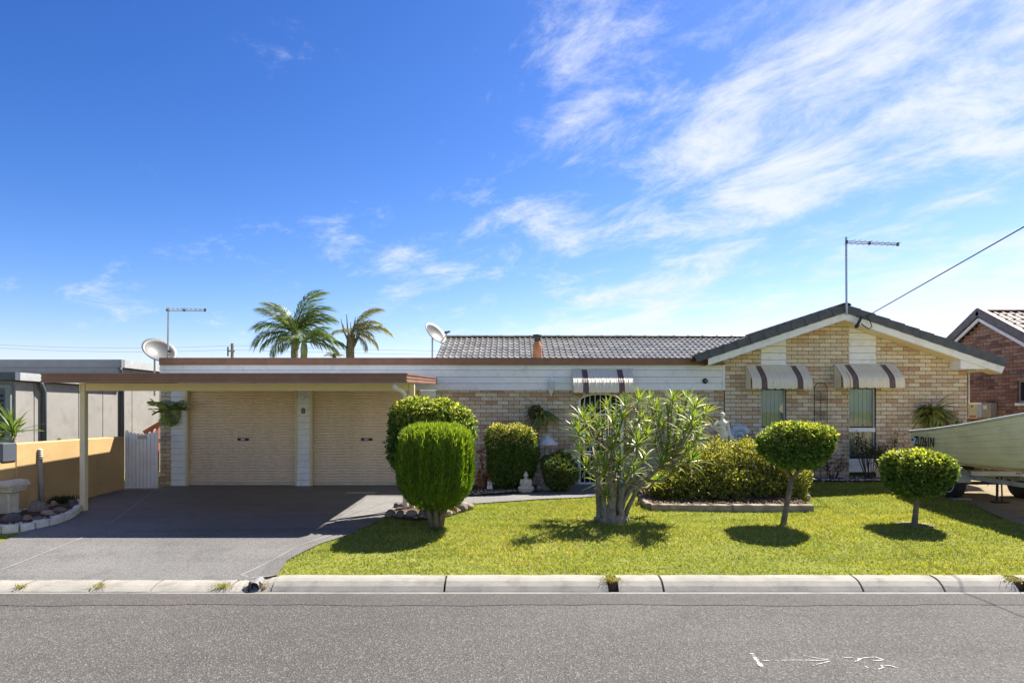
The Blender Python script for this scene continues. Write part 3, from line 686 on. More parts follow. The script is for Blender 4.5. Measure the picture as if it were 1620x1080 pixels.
roof = MB().add([(-1.88, rY, rZ-.06), (7.4, rY, rZ-.06), (7.4, 1.2, rZ-.06-3.2*math.tan(pitch)), (-1.88, 1.2, rZ-.06-3.2*math.tan(pitch)), (-1.88, 7.6, rZ-.06-3.2*math.tan(pitch)), (7.4, 7.6, rZ-.06-3.2*math.tan(pitch))], [(0,1,2,3), (0,4,5,1), (0, 3, 4)]).build('roof', M('roof_underlay', (.12,.11,.10), .9), house)
roof['label'] = 'grey brown tiled roof behind the flat garage roof'
tile_roof((-1.92, rY, rZ), (1,0,0), (0, -math.cos(pitch), -math.sin(pitch)), 9.3, 3.2, tileM, roof, TC)
cap_run((-1.95, rY, rZ+.01), (6.6, rY, rZ+.01), 21, .13, tileM, roof, TC)
# gable roof and its verge
yb = -.42
vap, vrt, vlf = W(1338, 481.5, yb), W(1593, 568, yb), W(1100, 561, yb)
groof = MB().add([vap+Vector((0,.12,-.12)), vrt+Vector((0,.12,-.12)), vrt+Vector((0,9.4,-.12)), vap+Vector((0,9.4,-.12)), vlf+Vector((0,.12,-.12)), vlf+Vector((0,9.4,-.12))], [(0,1,2,3), (0,3,5,4)]).build('gable_roof', M('roof_underlay'), house)
groof['label'] = 'dark tiled gable roof over the two narrow windows'
for e in (vrt, vlf):
    d = (e-vap); L = d.length; d.normalize()
    tile_roof(vap+Vector((0, .16, -.07)), (0,1,0), d, 9.0, L-.02, tileM, groof, TC)
    n = 11; up = Vector((-d.z, 0, d.x)); up = up if up.z > 0 else -up; seg = L/n; s_ = 1 if e is vrt else -1
    for i in range(n):
        q = MB(); c0 = vap+d*(seg*i-.03); c1 = vap+d*(seg*(i+1)+.012); lift = up*.014
        # verge tile: deep face plus top flange
        vs = []
        for c, l in ((c0+Vector((0, .010, 0)), Vector()), (c1-Vector((0, .004, 0)), lift)):
            tp = c+l; bt = c+l*.6-up*.165
            vs += [tp+Vector((0,0,0)), bt, bt+Vector((0,.03,0)), tp-up*.03+Vector((0,.03,0)), tp-up*.03+Vector((0,.24,0)), tp+Vector((0,.24,0))]
        q.add(vs, [(k, (k+1) % 6, 6+(k+1) % 6, 6+k) for k in range(6)]+[(0,1,2,3), (0,3,4,5), (6,9,8,7), (6,11,10,9)], (1,1,1)); q.build('verge_tile', darkM, groof)
cap_run(vap+Vector((0, -.0, -.02)), vap+Vector((0, 9, -.02)), 20, .12, darkM, groof, [(1,1,1)])
for e, nm in ((vrt, 'r'), (vlf, 'l')):
    d = (e-vap).normalized(); up = Vector((-d.z, 0, d.x)); up = up if up.z > 0 else -up; L = (e-vap).length-(.02 if nm == 'r' else .3)
    tb = lambda t, o: vap+d*t-up*o
    for nm2, o0, o1, y0, y1, m_ in (('barge_board', .150, .295, .034, .075, trimM), ('soffit', .285, .300, .076, .41, creamM)):
        t0 = 0.0; k0 = (lambda o: o*math.tan(R(18.3))*(1 if True else 1))
        poly = [tb(k0(o0)*-0+0, 0) for _ in range(0)]
        a0, a1 = vap-Vector((0,0,o0/math.cos(R(18.4)))), vap-Vector((0,0,o1/math.cos(R(18.4))))
        b0, b1 = a0+d*L, a1+d*(L-.06 if nm == 'r' else L)
        q = MB().prism([(a0.x, a0.z), (b0.x, b0.z), (b1.x, b1.z), (a1.x, a1.z)], yb+y0, yb+y1); q.build(nm2, m_, groof)
# boxed eave end on the right and the gutter behind it
e0, e1, e2 = W(1519, 563, yb+.09), W(1519, 583.5, yb+.09), W(1586, 583.5, yb+.09)
MB().prism([(e0.x, e0.z), (e1.x, e1.z), (e2.x, e2.z)], yb+.0765, yb+.41).build('eave_box', trimM, groof)
MB().box(fx(1530), vrt.x-.06, -.009, 8.5, e1.z-.03, e1.z-.012).build('eave_lining', creamM, groof)
MB().box(vrt.x-.03, vrt.x+.07, yb+.25, 8.6, vrt.z-.19, vrt.z-.06).build('eave_gutter', terraM, groof)
# flue
fl = W(850, 566, 1.6); fr = MB(); fr.lathe((fl.x, 1.6, 0), [(.11, 2.3), (.11, CAMZ+(650-549)*.0152), (.105, CAMZ+(650-545.5)*.0152), (.07, CAMZ+(650-541)*.0152), (.07, CAMZ+(650-540)*.0152)], 18)
flue = fr.build('flue', terraM, house, True)
MB().lathe((fl.x, 1.6, 0), [(.068, CAMZ+(650-542)*.0152), (.075, CAMZ+(650-535)*.0152), (.10, CAMZ+(650-533)*.0152), (.11, CAMZ+(650-529.5)*.0152)], 16).build('flue_cap', blackM, flue, True)

# ------------------------------------------------------------------ carport
cp = thing('carport', 'low flat carport with brown fascia and cream posts in front of the garage', 'carport', gp(-4.4, -3.2))
CX0, CX1, CYF, CYB = -7.15, -1.603, -4.0, -.125
zt = lambda y: np.interp(y, [CYF, CYB], [2.181, 2.325]); zb_ = lambda y: np.interp(y, [CYF, CYB], [2.037, 2.18])
def fprof(b, along):                                  # ribbed fascia section: (out, z-fraction)
    return [(0, 0), (.012, .02), (.012, .22), (0, .26), (0, .40), (.008, .44), (.008, .58), (0, .62), (0, .78), (.014, .82), (.014, 1), (-.02, 1)]
def fascia_x(x0, x1):
    b = MB(); pf = fprof(0, 0); vs = []
    for x in (x0, x1):
        vs += [(x, CYF-o, 2.037+.144*t) for o, t in pf]+[(x, CYF+.03, 2.181), (x, CYF+.03, 2.037)]
    n = len(pf)+2; b.add(vs, [(i, (i+1) % n, n+(i+1) % n, n+i) for i in range(n)]+[tuple(range(n))[::-1], tuple(range(n, 2*n))]); return b
for a, b in ((CX0, -4.9), (-4.9, CX1)): fascia_x(a+.001, b-.001).build('fascia', brownM, cp)
pinkM = M('sunlit_fascia', (.46,.27,.19), .45, var=.1)  # fascia brown with its sunlit side put into a paler colour; unassigned
for xx, s_ in ((CX0, -1), (CX1, 1)):
    b = MB(); pf = fprof(0, 0); vs = []
    for y in (CYF+.002, CYB):
        vs += [(xx+s_*o, y, zb_(y)+.144*t) for o, t in pf]+[(xx-s_*.03, y, zt(y)-.001), (xx-s_*.03, y, zb_(y))]
    n = len(pf)+2; b.add(vs, [(i, (i+1) % n, n+(i+1) % n, n+i) for i in range(n)]+[tuple(range(n))[::-1], tuple(range(n, 2*n))]); b.build('fascia', brownM, cp)
rs = MB(); nxr = 140; vs = []
for y in (CYF+.04, CYB):
    for i in range(nxr+1):
        x = CX0+.035+(CX1-CX0-.07)*i/nxr; vs.append((x, y, zt(y)-.045+(.012 if i % 4 < 2 else -.012)))
rs.add(vs, [(i, i+1, nxr+1+i+1, nxr+1+i) for i in range(nxr)]); rs.build('roof_sheet', M('roof_sheet'), cp)
MB().add([(CX0+.035, CYF+.035, 2.05), (CX1-.035, CYF+.035, 2.05), (CX1-.035, CYB, zb_(CYB)+.03), (CX0+.035, CYB, zb_(CYB)+.03)], [(0,1,2,3)]).build('ceiling_lining', creamM, cp)
PY = -3.2
MB().bevbox(-7.02, -1.70, PY+.0, PY+.075, 1.938, 2.066, .004).build('beam', creamM, cp)
for x in (-7.11, -1.695):
    MB().bevbox(x, x+.088, PY-.012, PY+.078, gz(x, PY)-.03, 2.062, .006).build('post', creamM, cp)
MB().box(-7.112, -7.085, PY-.02, PY-.0125, 1.93, 2.06).build('bracket', creamM, cp)
MB().tube([W(625, 607, -3.93), W(625, 612, -3.93), W(628, 615, -3.85), W(637, 619, -3.4), W(640, 623, -3.30), W(640.5, 640, -3.27), (W(640.5, 640, -3.27).x, -3.27, .0)], .037, 10).build('downpipe', M('pvc', (.74,.72,.66), .45, var=.05), cp, True)
# ------------------------------------------------------------------ things on the roof and walls
def dish(name, c, r, axis, pole_base, feed, lab):
    t = thing(name, lab, 'satellite dish', pole_base); ax = Vector(axis).normalized(); u_ = ax.orthogonal().normalized(); v_ = ax.cross(u_); c = Vector(c)
    b = MB(); vs = []; n = 24; rings = 5
    for k in range(rings+1):
        q = r*k/rings
        for i in range(n): a = 2*math.pi*i/n; vs.append(c+(u_*math.cos(a)+v_*math.sin(a))*q+ax*(q*q/r*.34))
    for k in range(rings+1):
        q = r*k/rings
        for i in range(n): a = 2*math.pi*i/n; vs.append(c+(u_*math.cos(a)+v_*math.sin(a))*q*1.01+ax*(q*q/r*.34-.014))
    o = (rings+1)*n; fs = []
    for s_ in (0, o): fs += [(s_+k*n+i, s_+k*n+(i+1) % n, s_+(k+1)*n+(i+1) % n, s_+(k+1)*n+i) for k in range(rings) for i in range(n)]
    fs += [(rings*n+i, rings*n+(i+1) % n, o+rings*n+(i+1) % n, o+rings*n+i) for i in range(n)]
    b.add(vs, fs); b.build('reflector', greyM, t, True)
    low = min((c+(u_*math.cos(a)+v_*math.sin(a))*r*.96+ax*r*.3 for a in np.linspace(0, 6.28, 60)), key=lambda p: p.z)
    MB().tube([low-ax*.03, feed], .012, 6).build('feed_arm', metalM, t)
    d = (Vector(feed)-c).normalized(); MB().tube([Vector(feed)-d*.08, Vector(feed)-d*.03, Vector(feed)+d*.05], [.035, .03, .022], 8).build('feed_horn', M('horn', (.09,.09,.10), .5), t)
    MB().tube([pole_base, Vector(pole_base)*.0+Vector((pole_base[0], pole_base[1], c.z-.06)), c-ax*.03], .02, 8).build('pole', metalM, t)
dish('satellite_dish', W(686, 530.5, 1.0), .30, (.62, -.42, .55), Vector((W(684, 566, 1.0).x, 1.0, 2.70)), W(709, 525, .86), 'grey satellite dish on a pole beside the tiled roof')
dish('satellite_dish', W(250, 559, .9), .37, (.55, -.45, .60), Vector((W(244.5, 590, .9).x, .9, 1.95)), W(270.5, 555, .62), 'satellite dish at the left end of the flat garage roof')
def antenna(base, top, boom_z, end, lab):
    t = thing('television_antenna', lab, 'antenna', base); base = Vector(base); top = Vector(top)
    MB().tube([base, top], .022, 8).build('mast', metalM, t)
    st = Vector((top.x-.03, top.y-.03, boom_z)); en = Vector(end)
    for o in (-.022, .022): MB().tube([st+Vector((0,0,o)), en+Vector((0,0,o*.7))], .011, 6).build('boom', metalM, t)
    d = en-st
    for k in (.02, .45, .98): p = st+d*k; MB().box(p.x-.02, p.x+.02, p.y-.02, p.y+.02, p.z-.035, p.z+.035).build('clamp', M('horn'), t)
    for k in range(9): p = st+d*(.08+.11*k); MB().tube([p+Vector((0, -.22+.01*k, 0)), p+Vector((0, .22-.01*k, 0))], .005, 5).build('element', metalM, t)
a0 = W(265.5, 566, .8); a1 = W(266.5, 487, .8); antenna((a0.x, .8, 2.70), (a1.x, .8, a1.z), W(266, 490, .8).z, W(326, 490.5, .8), 'thin antenna mast at the left end of the garage roof')
a0 = W(1339, 498, -.46); a1 = W(1338.5, 375, -.46); antenna((a0.x, -.465, a0.z), (a1.x, -.465, a1.z), W(1338, 383.5, -.46).z, W(1422, 386.5, -.46), 'tall antenna mast on the gable peak')
def lantern(px, py0, py1, y, lab):
    c = W(px, (py0+py1)/2, y-.09); z1, z0 = W(px, py0, y-.09).z, W(px, py1, y-.09).z; h = z1-z0
    t = thing('wall_lantern', lab, 'lantern', (c.x, y, (z0+z1)/2)); wm = M('lantern_white', (.78,.78,.76), .45, var=.05)
    MB().lathe(c*1, [(.012, z0-c.z), (.02, z0-c.z+.04), (.065, z0-c.z+h*.27), (.07, z0-c.z+h*.30)], 8).build('base_cup', wm, t)
    MB().lathe(c, [(.072, z1-c.z-h*.30), (.05, z1-c.z-h*.18), (.018, z1-c.z-h*.12), (.012, z1-c.z)], 8).build('cap', wm, t)
    for k in range(6):
        a = math.pi*k/3; p = Vector((math.cos(a)*.062, math.sin(a)*.062, 0)); MB().tube([c+p+Vector((0,0,z0-c.z+h*.3)), c+p+Vector((0,0,z1-c.z-h*.3))], .006, 5).build('cage_bar', wm, t)
    MB().lathe(c, [(.045, z0-c.z+h*.31), (.05, 0), (.045, z1-c.z-h*.31)], 10).build('glass', M('lantern_glass', (.55,.56,.54), .15), t)
    MB().tube([c+Vector((0,0,z0-c.z+.03)), c+Vector((0, .06, z0-c.z+.0)), Vector((c.x, y-.004, z0+h*.2))], .010, 6).build('bracket', wm, t)
    MB().bevbox(c.x-.035, c.x+.035, y-.012, y-.001, z0+h*.1, z0+h*.45, .004).build('back_plate', wm, t)
lantern(872, 594, 626, -.018, 'white wall lantern between the hedge and the security door')
lantern(477, 606, 634, -.018, 'wall lantern above the house number between the garage doors')
c = W(1115.5, 602.5, -.03); fl_ = thing('round_wall_light', 'small round black light on the white weatherboards', 'light', c); MB().lathe(c, [(.055, .014), (.06, -.0), (.05, -.04), (.02, -.055)], 16, 'Y').build('housing', blackM, fl_, True); MB().lathe(c, [(.03, -.05), (.025, -.062)], 12, 'Y').build('lens', M('lens', (.12,.13,.12), .2), fl_)
# trellis on the gable wall
p0, p1 = W(1288.5, 668, -.06), W(1308.5, 668, -.06); zt_, zarch = W(0, 615, -.06).z, W(0, 605, -.06).z; zg = gz(p0.x, -.06)
tr = thing('wire_trellis', 'black wrought wire trellis with arched top against the bricks', 'trellis', ((p0.x+p1.x)/2, -.06, zg)); b = MB(); cxm, hw = (p0.x+p1.x)/2, (p1.x-p0.x)/2
pts = [(p0.x, -.06, zg)]+[(cxm-hw*math.cos(math.pi*i/12), -.06, zt_+(zarch-zt_)*math.sin(math.pi*i/12)) for i in range(13)]+[(p1.x, -.06, zg)]
b.tube(pts, .0075, 6); b.build('frame', blackM, tr)
MB().tube([(cxm, -.06, zg), (cxm, -.06, W(0, 619, -.06).z)], .006, 6).build('upright', blackM, tr)
for py in (618, 627, 632.5, 652, 690, 720): z = W(0, py, -.06).z; MB().tube([(p0.x, -.062, z), (p1.x, -.062, z)], .005, 5).build('rung', blackM, tr)
for py in (622.5, 630, 657, 663, 697):
    for s_ in (-1, 1):
        z = W(0, py, -.06).z; q = [(cxm+s_*(hw*.5+(.008+.045*k/12)*math.cos(k*.8)), -.06, z+(.008+.045*k/12)*math.sin(k*.8)) for k in range(13)]; MB().tube(q, .004, 4).build('scroll', blackM, tr)
# service cable, its pole, far pole and lines
cs = W(1371, 500.5, -.46)
sc = thing('service_cable', 'black service cable rising from the gable to the upper right', 'cable', cs); pe = Vector((6.95, -15.6, 5.9)); pts = []
for k in range(25):
    t = k/24; p = cs.lerp(pe, t); p.z -= .0*math.sin(math.pi*t); pts.append(p)
MB().tube(pts, .009, 6).build('wire', blackM, sc)
MB().tube([cs, cs+Vector((.06, -.04, -.12)), W(1379, 517, -.5), W(1374, 520, -.5), W(1362, 512, -.47)], .011, 6).build('drip_loop', blackM, sc)
MB().bar(W(1363, 501, -.47), W(1357, 513, -.47), .05, .04).bar(W(1357, 513, -.47), W(1354.5, 517.5, -.5), .06, .05).build('insulator', blackM, sc)
pp = thing('power_pole', 'timber power pole across the street at the end of the service cable', 'pole', (6.95, -15.6, -.23)); MB().tube([(6.95, -15.6, -.5), (6.95, -15.6, 7.6)], [.16, .11], 12).build('shaft', timberM, pp, True); MB().bar((5.9, -15.6, 7.1), (8.0, -15.6, 7.1), .1, .12).build('crossarm', timberM, pp)
dP = 60; fp = W(367.5, 543, dP); up_ = thing('utility_pole', 'small distant utility pole beyond the garage roof', 'pole', (fp.x, dP, 0)); MB().tube([(fp.x, dP, -.1), (fp.x, dP, fp.z)], [.24, .17], 10).build('shaft', timberM, up_)
MB().bar((fp.x-.45, dP, fp.z-.9), (fp.x+.3, dP, fp.z-.9), .12).bar((fp.x-.5, dP, fp.z-1.5), (fp.x-.5, dP, fp.z-.4), .14).build('insulator', M('horn'), up_)
for i, (dz_, pyl, pyr, lab) in enumerate(((-.25, 541.5, 546.5, 'upper distant power line behind the roofs'), (-.75, 546.5, 550, 'lower distant power line behind the roofs'))):
    wl_ = thing('power_line', lab, 'wire', (fp.x, dP, fp.z+dz_)); a, b_ = W(-60, pyl, dP), W(1500, pyr+2, dP); mid = Vector((fp.x, dP, fp.z+dz_)); pts = []
    for p, q in ((a, mid), (mid, b_)):
        for k in range(16):
            t = k/15; r_ = p.lerp(q, t); r_.z -= .45*4*t*(1-t)*(1 if p is a else 1.6); pts.append(r_)
    MB().tube(pts, .016, 5).build('wire', M('line_grey', (.3,.33,.36), .7), wl_)

# ------------------------------------------------------------------ neighbours
nh = thing('grey_house', 'low grey flat roofed house beyond the yellow wall', 'house', (-12, 0, 0)); NX = -9.5
yF, yM, yR = NX/-.783*1.0+CAMY, NX/-.617+CAMY, 14.0
zA, zB = CAMZ+(650-589)*(yF-CAMY)/F, CAMZ+(650-569)*(yM-CAMY)/F
MB().box(-20, NX-.10, yF+.02, yM, -.05, zA-.16).build('front_wall', slate2M, nh)
MB().box(-20, NX-.10, yM+.02, yR, -.05, zB-.20).build('upper_wall', slateM, nh)
for a, b in zip([27, 58, 72, 128, 166, 193], [58, 72, 128, 166, 193, 198]):       # side panels, receding
    ya, yb2 = NX/-((810-a)/F)+CAMY, NX/-((810-b)/F)+CAMY; MB().box(NX-.099, NX-.05, ya+.012+(.02 if a == 27 else 0), yb2-.012, -.05, zA-.17).build('wall_panel', panelM, nh)
for a, b in zip([198, 212, 255], [212, 255, 300]):
    ya, yb2 = NX/-((810-a)/F)+CAMY, NX/-((810-b)/F)+CAMY; MB().box(NX-.099, NX-.05, ya+.012, yb2-.012, -.05, zB-.21).build('wall_panel', panelM, nh)
MB().box(-20, NX+.06, yF-.12, yF+.0, zA-.15, zA-.0).build('fascia', slateM, nh)
MB().box(NX-.045, NX+.06, yF+.003, yM-.05, zA-.15, zA+.0).build('gutter', galvM, nh)
MB().box(-20, NX-.047, yF+.003, yM, zA-.14, zA-.03).build('flat_roof', M('roof_sheet'), nh)
MB().box(-20, NX+.05, yM-.10, yM+.0, zB-.19, zB).box(-20, NX+.02, yM-.07, yM, zB-.36, zB-.195).build('fascia', slate2M, nh)
MB().box(NX-.045, NX+.06, yM+.003, yR, zB-.19, zB).build('gutter', galvM, nh)
MB().box(-20, NX-.047, yM+.003, yR, zB-.17, zB-.03).build('flat_roof', M('roof_sheet'), nh)
for px in (70, 193.5):
    y = NX/-((810-px)/F)+CAMY; top = zA-.15 if px < 100 else zB-.2
    MB().tube([(NX+.02, y-.12, top), (NX+.02, y-.11, top-.06), (NX+.0, y, top-.20), (NX+.0, y, 0)], .045, 10).build('downpipe', slateM, nh, True)
wz0, wz1 = CAMZ-(692-650)*(yF-CAMY)/F, CAMZ+(650-617)*(yF-CAMY)/F; wx1 = (11-810)*(yF-CAMY)/F
wn = MB().box(wx1-1.1, wx1, yF-.03, yF+.019, wz0, wz1).build('window', slateM, nh); MB().box(wx1+.001, wx1+.1, yF-.045, yF+.015, wz0-.05, wz1+.04).build('frame', slate2M, wn); MB().box(wx1-1.2, wx1+.1, yF-.05, yF+.01, wz1+.0405, wz1+.1).build('frame', slate2M, wn)
for k in range(9): MB().obox((wx1-.55, yF-.04, wz0+.04+k*(wz1-wz0-.06)/9), (1,0,0), (0,.8,-.6), (0,.6,.8), .5, .03, .005).build('louvre', M('louvre', (.05,.05,.06), .5), wn)
# rendered boundary wall
yw = thing('rendered_wall', 'ochre yellow rendered wall beside the driveway', 'wall', (-8.1, -2.5, 0)); tz = 1.08
MB().bevbox(-8.22, -8.0, -3.40, -.55, -.10, tz, .012).build('high_section', renderM, yw); MB().bevbox(-8.21, -8.005, -6.2, -3.402, -.30, .80, .012).build('low_section', renderM, yw)
MB().bevbox(-8.24, -7.985, -3.69, -3.405, .805, 1.095, .008).build('cap_block', slateM, yw)
# gate
g0, g1 = fxd(197.5, -.5), fxd(252.5, -.5); GY = -.5; ga = thing('picket_gate', 'white picket gate with a dipped top beside the garage pier', 'gate', ((g0+g1)/2, GY, 0)); n = 9
for k in range(n):
    x0 = g0+.015+(g1-g0-.03)*k/n; wd = (g1-g0-.03)/n-.012; zt2 = fzd(681, GY)-.06*math.sin(math.pi*(k+.5)/n)+(.02 if k in (0, n-1) else 0)
    MB().prism([(x0, .015), (x0+wd, .015), (x0+wd, zt2-.03), (x0+wd*.75, zt2), (x0+wd*.25, zt2), (x0, zt2-.03)], GY-.02, GY).build('picket', whiteM, ga)
for z in (.25, .95): MB().box(g0+.01, g1-.01, GY+.0005, GY+.04, z, z+.08).build('rail', whiteM, ga)
MB().bevbox(fxd(219, GY), fxd(233, GY), GY-.032, GY-.0205, fzd(694, GY), fzd(688.5, GY), .004).build('name_plate', M('brass_plate', (.45,.40,.28), .4), ga)
rr_ = thing('red_handrail', 'red sloping rail seen above the white gate', 'rail', (-7.9, 2.0, 0)); q0, q1 = W(228, 684, 2), W(262, 664, 2)
MB().bar(q0, q1, .06, .09).build('rail_bar', redM, rr_)
for k in range(4): p = q0.lerp(q1, (k+.5)/4); MB().bar(p-Vector((0,0,.05)), Vector((p.x, 2, -.02)), .05).build('baluster', redM, rr_)
ff = thing('timber_fence', 'sunlit amber timber fence behind the white gate', 'fence', (-8.3, 3.2, 0))
for k in range(8): x = -9.35+.21*k; MB().bevbox(x, x+.19, 3.2, 3.22, -.02, W(0, 676, 3.2).z+.03*math.sin(k*2.1), .004).build('paling', plankM, ff)
for z in (.3, .95): MB().box(-9.35, -7.7, 3.2205, 3.26, z, z+.07).build('rail', plankM, ff)
# brown brick neighbour on the right
bh = thing('brown_brick_house', 'dark brown brick house with tiled gable behind the boat', 'house', (16, 1, 0)); NXR = 12.0
apy, apz = NXR/.747+CAMY, CAMZ+(650-489)*(NXR/.747)/F; tn = math.tan(R(29)); eF, eB = -2.6, 6.6
def nzt(y): return apz-.22-abs(y-apy)*tn
NB = [(.36,.20,.13), (.27,.15,.11), (.42,.26,.18), (.20,.125,.10), (.40,.25,.19), (.30,.20,.16)]
nb_me = [MB().bevbox(0, .05, -.115, .115, 0, .076, .007, c_).mesh('brick', nbrickM) for c_ in NB]
wy0, wy1 = .95, 1.95; wy0 = NXR/((1609-810)/F)+CAMY-1.1; wy1 = wy0+1.1; wzz = (1.80, CAMZ+(650-601)*.015)
mo = MB(); stf = MB(); cand = []; z = 0.; k = 0
while z < apz:
    dzz = (apz-.24-(z+.04))/tn
    if dzz > .05:
        a, b_ = max(-2.3, apy-dzz), min(6.3, apy+dzz); iv = [(a, b_)]
        if wzz[0] < z+.04 < wzz[1]: iv = cut(iv, wy0, wy1)
        for a, b_ in iv:
            mo.box(NXR+.012, NXR+.10, a, b_, z-.01, z+.0765); y = -2.3+(.12 if k % 2 else 0)+math.floor((a+2.3-.12)/.24)*.24
            while y < b_:
                l, r = max(a, y), min(b_, y+.23)
                if r-l > .03: cand.append((l, r, z, random.randrange(6), random.uniform(-.006, .006)))
                y += .24
    z += .086; k += 1
nw = mo.build('side_wall', mortarM, bh); vis = lambda q: q[1]-q[0] > .229 and .9 < q[0] < 3.6 and q[2] > 1.55 and CAMZ+(650-560)*.0165 > 0
cand.sort(key=lambda q: not vis(q)); cnt = 0
for l, r, z, ci, jx in cand:
    if cnt < 290 and vis((l, r, z)): link('brick', nb_me[ci], nw, (NXR+jx, (l+r)/2, z)); cnt += 1
    else: stf.bevbox(NXR+jx, NXR+.05, l, r, z, z+.076, .007, NB[ci])
stf.build('brickwork', nbrickM, nw)['kind'] = 'stuff'
MB().box(NXR+.12, 22, -2.2, 6.2, 0, 2.4).build('body_wall', nbrickM, bh)
wn = MB().box(NXR+.03, NXR+.06, wy0+.004, wy0+.06, *wzz).box(NXR+.03, NXR+.06, wy1-.06, wy1-.004, *wzz).box(NXR+.03, NXR+.06, wy0+.0605, wy1-.0605, wzz[0], wzz[0]+.05).box(NXR+.03, NXR+.06, wy0+.0605, wy1-.0605, wzz[1]-.05, wzz[1]).build('window', metalM, bh)
MB().box(NXR+.04, NXR+.045, wy0+.06, wy1-.06, wzz[0]+.05, wzz[1]-.05).build('pane', M('dark_glass', (.02,.025,.03), .06, var=0), wn); MB().bevbox(NXR-.05, NXR+.04, wy0-.02, wy1+.02, wzz[0]-.07, wzz[0]-.002, .005).build('sill', nbrickM, wn)
TB = [(.24,.165,.12), (.29,.20,.15), (.20,.14,.105), (.26,.18,.135)]
nr = MB().add([(NXR-.12, apy, apz-.10), (22, apy, apz-.10), (22, eF, apz-.10-(apy-eF)*tn), (NXR-.12, eF, apz-.10-(apy-eF)*tn), (22, eB, apz-.10-(eB-apy)*tn), (NXR-.12, eB, apz-.10-(eB-apy)*tn)], [(0,1,2,3), (0,5,4,1)]).build('roof', M('roof_underlay'), bh)
tile_roof((NXR-.1, apy, apz-.05), (1,0,0), (0, -math.cos(R(29)), -math.sin(R(29))), 8, 5.4, tileBM, nr, TB, .30, .20)
tile_roof((NXR-.1, apy, apz-.05), (1,0,0), (0, math.cos(R(29)), -math.sin(R(29))), 8, 4.5, tileBM, nr, TB, .30, .20)
cap_run((NXR-.15, apy, apz-.06), (21, apy, apz-.06), 22, .14, tileBM, nr, TB)
for sgn, n in ((-1, 14), (1, 12)):
    d = Vector((0, sgn*math.cos(R(29)), -math.sin(R(29)))); up = Vector((0, sgn*math.sin(R(29)), math.cos(R(29)))); s0 = Vector((NXR-.16, apy, apz-.02))
    for i in range(n):
        c_ = s0+d*(.38*i+.19)-up*.07+up*.02; MB().obox(c_, d, (1,0,0), up, .187, .025, .085, (1,1,1)).build('verge_tile', M('grey_verge', (.17,.15,.145), .6, var=.2, vs=6, dirt=((.08,.07,.07), .5, 7)), nr)
        MB().obox(c_+up*.09+Vector((.035, 0, 0)), d, (1,0,0), up, .188, .055, .018, TB[i % 4]).build('verge_cap', tileBM, nr)
    a_ = s0+Vector((.02, 0, -.21/math.cos(R(29)))); b_ = a_+d*(5.2 if sgn < 0 else 4.4); MB().bar(a_, b_, .03, .075, (0,0,1)).build('barge_board', trimM, nr)
# meter boxes
mbx = thing('meter_box', 'yellow electricity meter box with conduit at the house corner', 'meter box', (9.95, .2, 1.4)); p, q = W(1531.5, 662, .2), W(1546.5, 637.5, .2)
MB().bevbox(p.x, q.x, .2, .42, p.z, q.z, .008).build('box', goldM, mbx); MB().bevbox(q.x+.001, q.x+.12, .24, .42, p.z+.03, q.z, .006).build('side_box', galvM, mbx)
MB().box(p.x+.03, q.x-.04, .192, .1995, p.z+.03, p.z+.07).build('warning_strip', redM, mbx); MB().bevbox(p.x+.06, p.x+.10, .19, .1995, q.z-.09, q.z-.05, .003).build('latch', M('horn'), mbx)
MB().tube([(p.x+.09, .3, q.z), (p.x+.09, .3, e1.z-.035)], .016, 8).build('conduit', M('pvc'), mbx)
MB().box(fx(1530)-.003, p.x-.0, .26, .40, p.z+.05, q.z-.05).build('bracket', galvM, mbx)
p, q = W(1562, 660, 1.4), W(1577, 637, 1.4); mb2 = thing('service_box', 'grey service box on the brown brick wall behind the boat', 'meter box', (NXR-.1, 1.6, 1.4)); yy = NXR/((1569-810)/F)+CAMY
zz0, zz1 = CAMZ-(660-650)*(yy-CAMY)/F, CAMZ+(650-637)*(yy-CAMY)/F
MB().bevbox(NXR-.16, NXR-.008, yy-.18, yy+.18, zz0, zz1, .008).build('box', M('box_beige', (.42,.38,.29), .6), mb2); MB().bevbox(NXR-.172, NXR-.161, yy-.06, yy+.06, zz1-.16, zz1-.06, .003).build('meter_window', trimM, mb2)
MB().tube([(NXR-.06, yy, zz0), (NXR-.06, yy, 0.1)], .02, 8).build('conduit', M('pvc'), mb2)
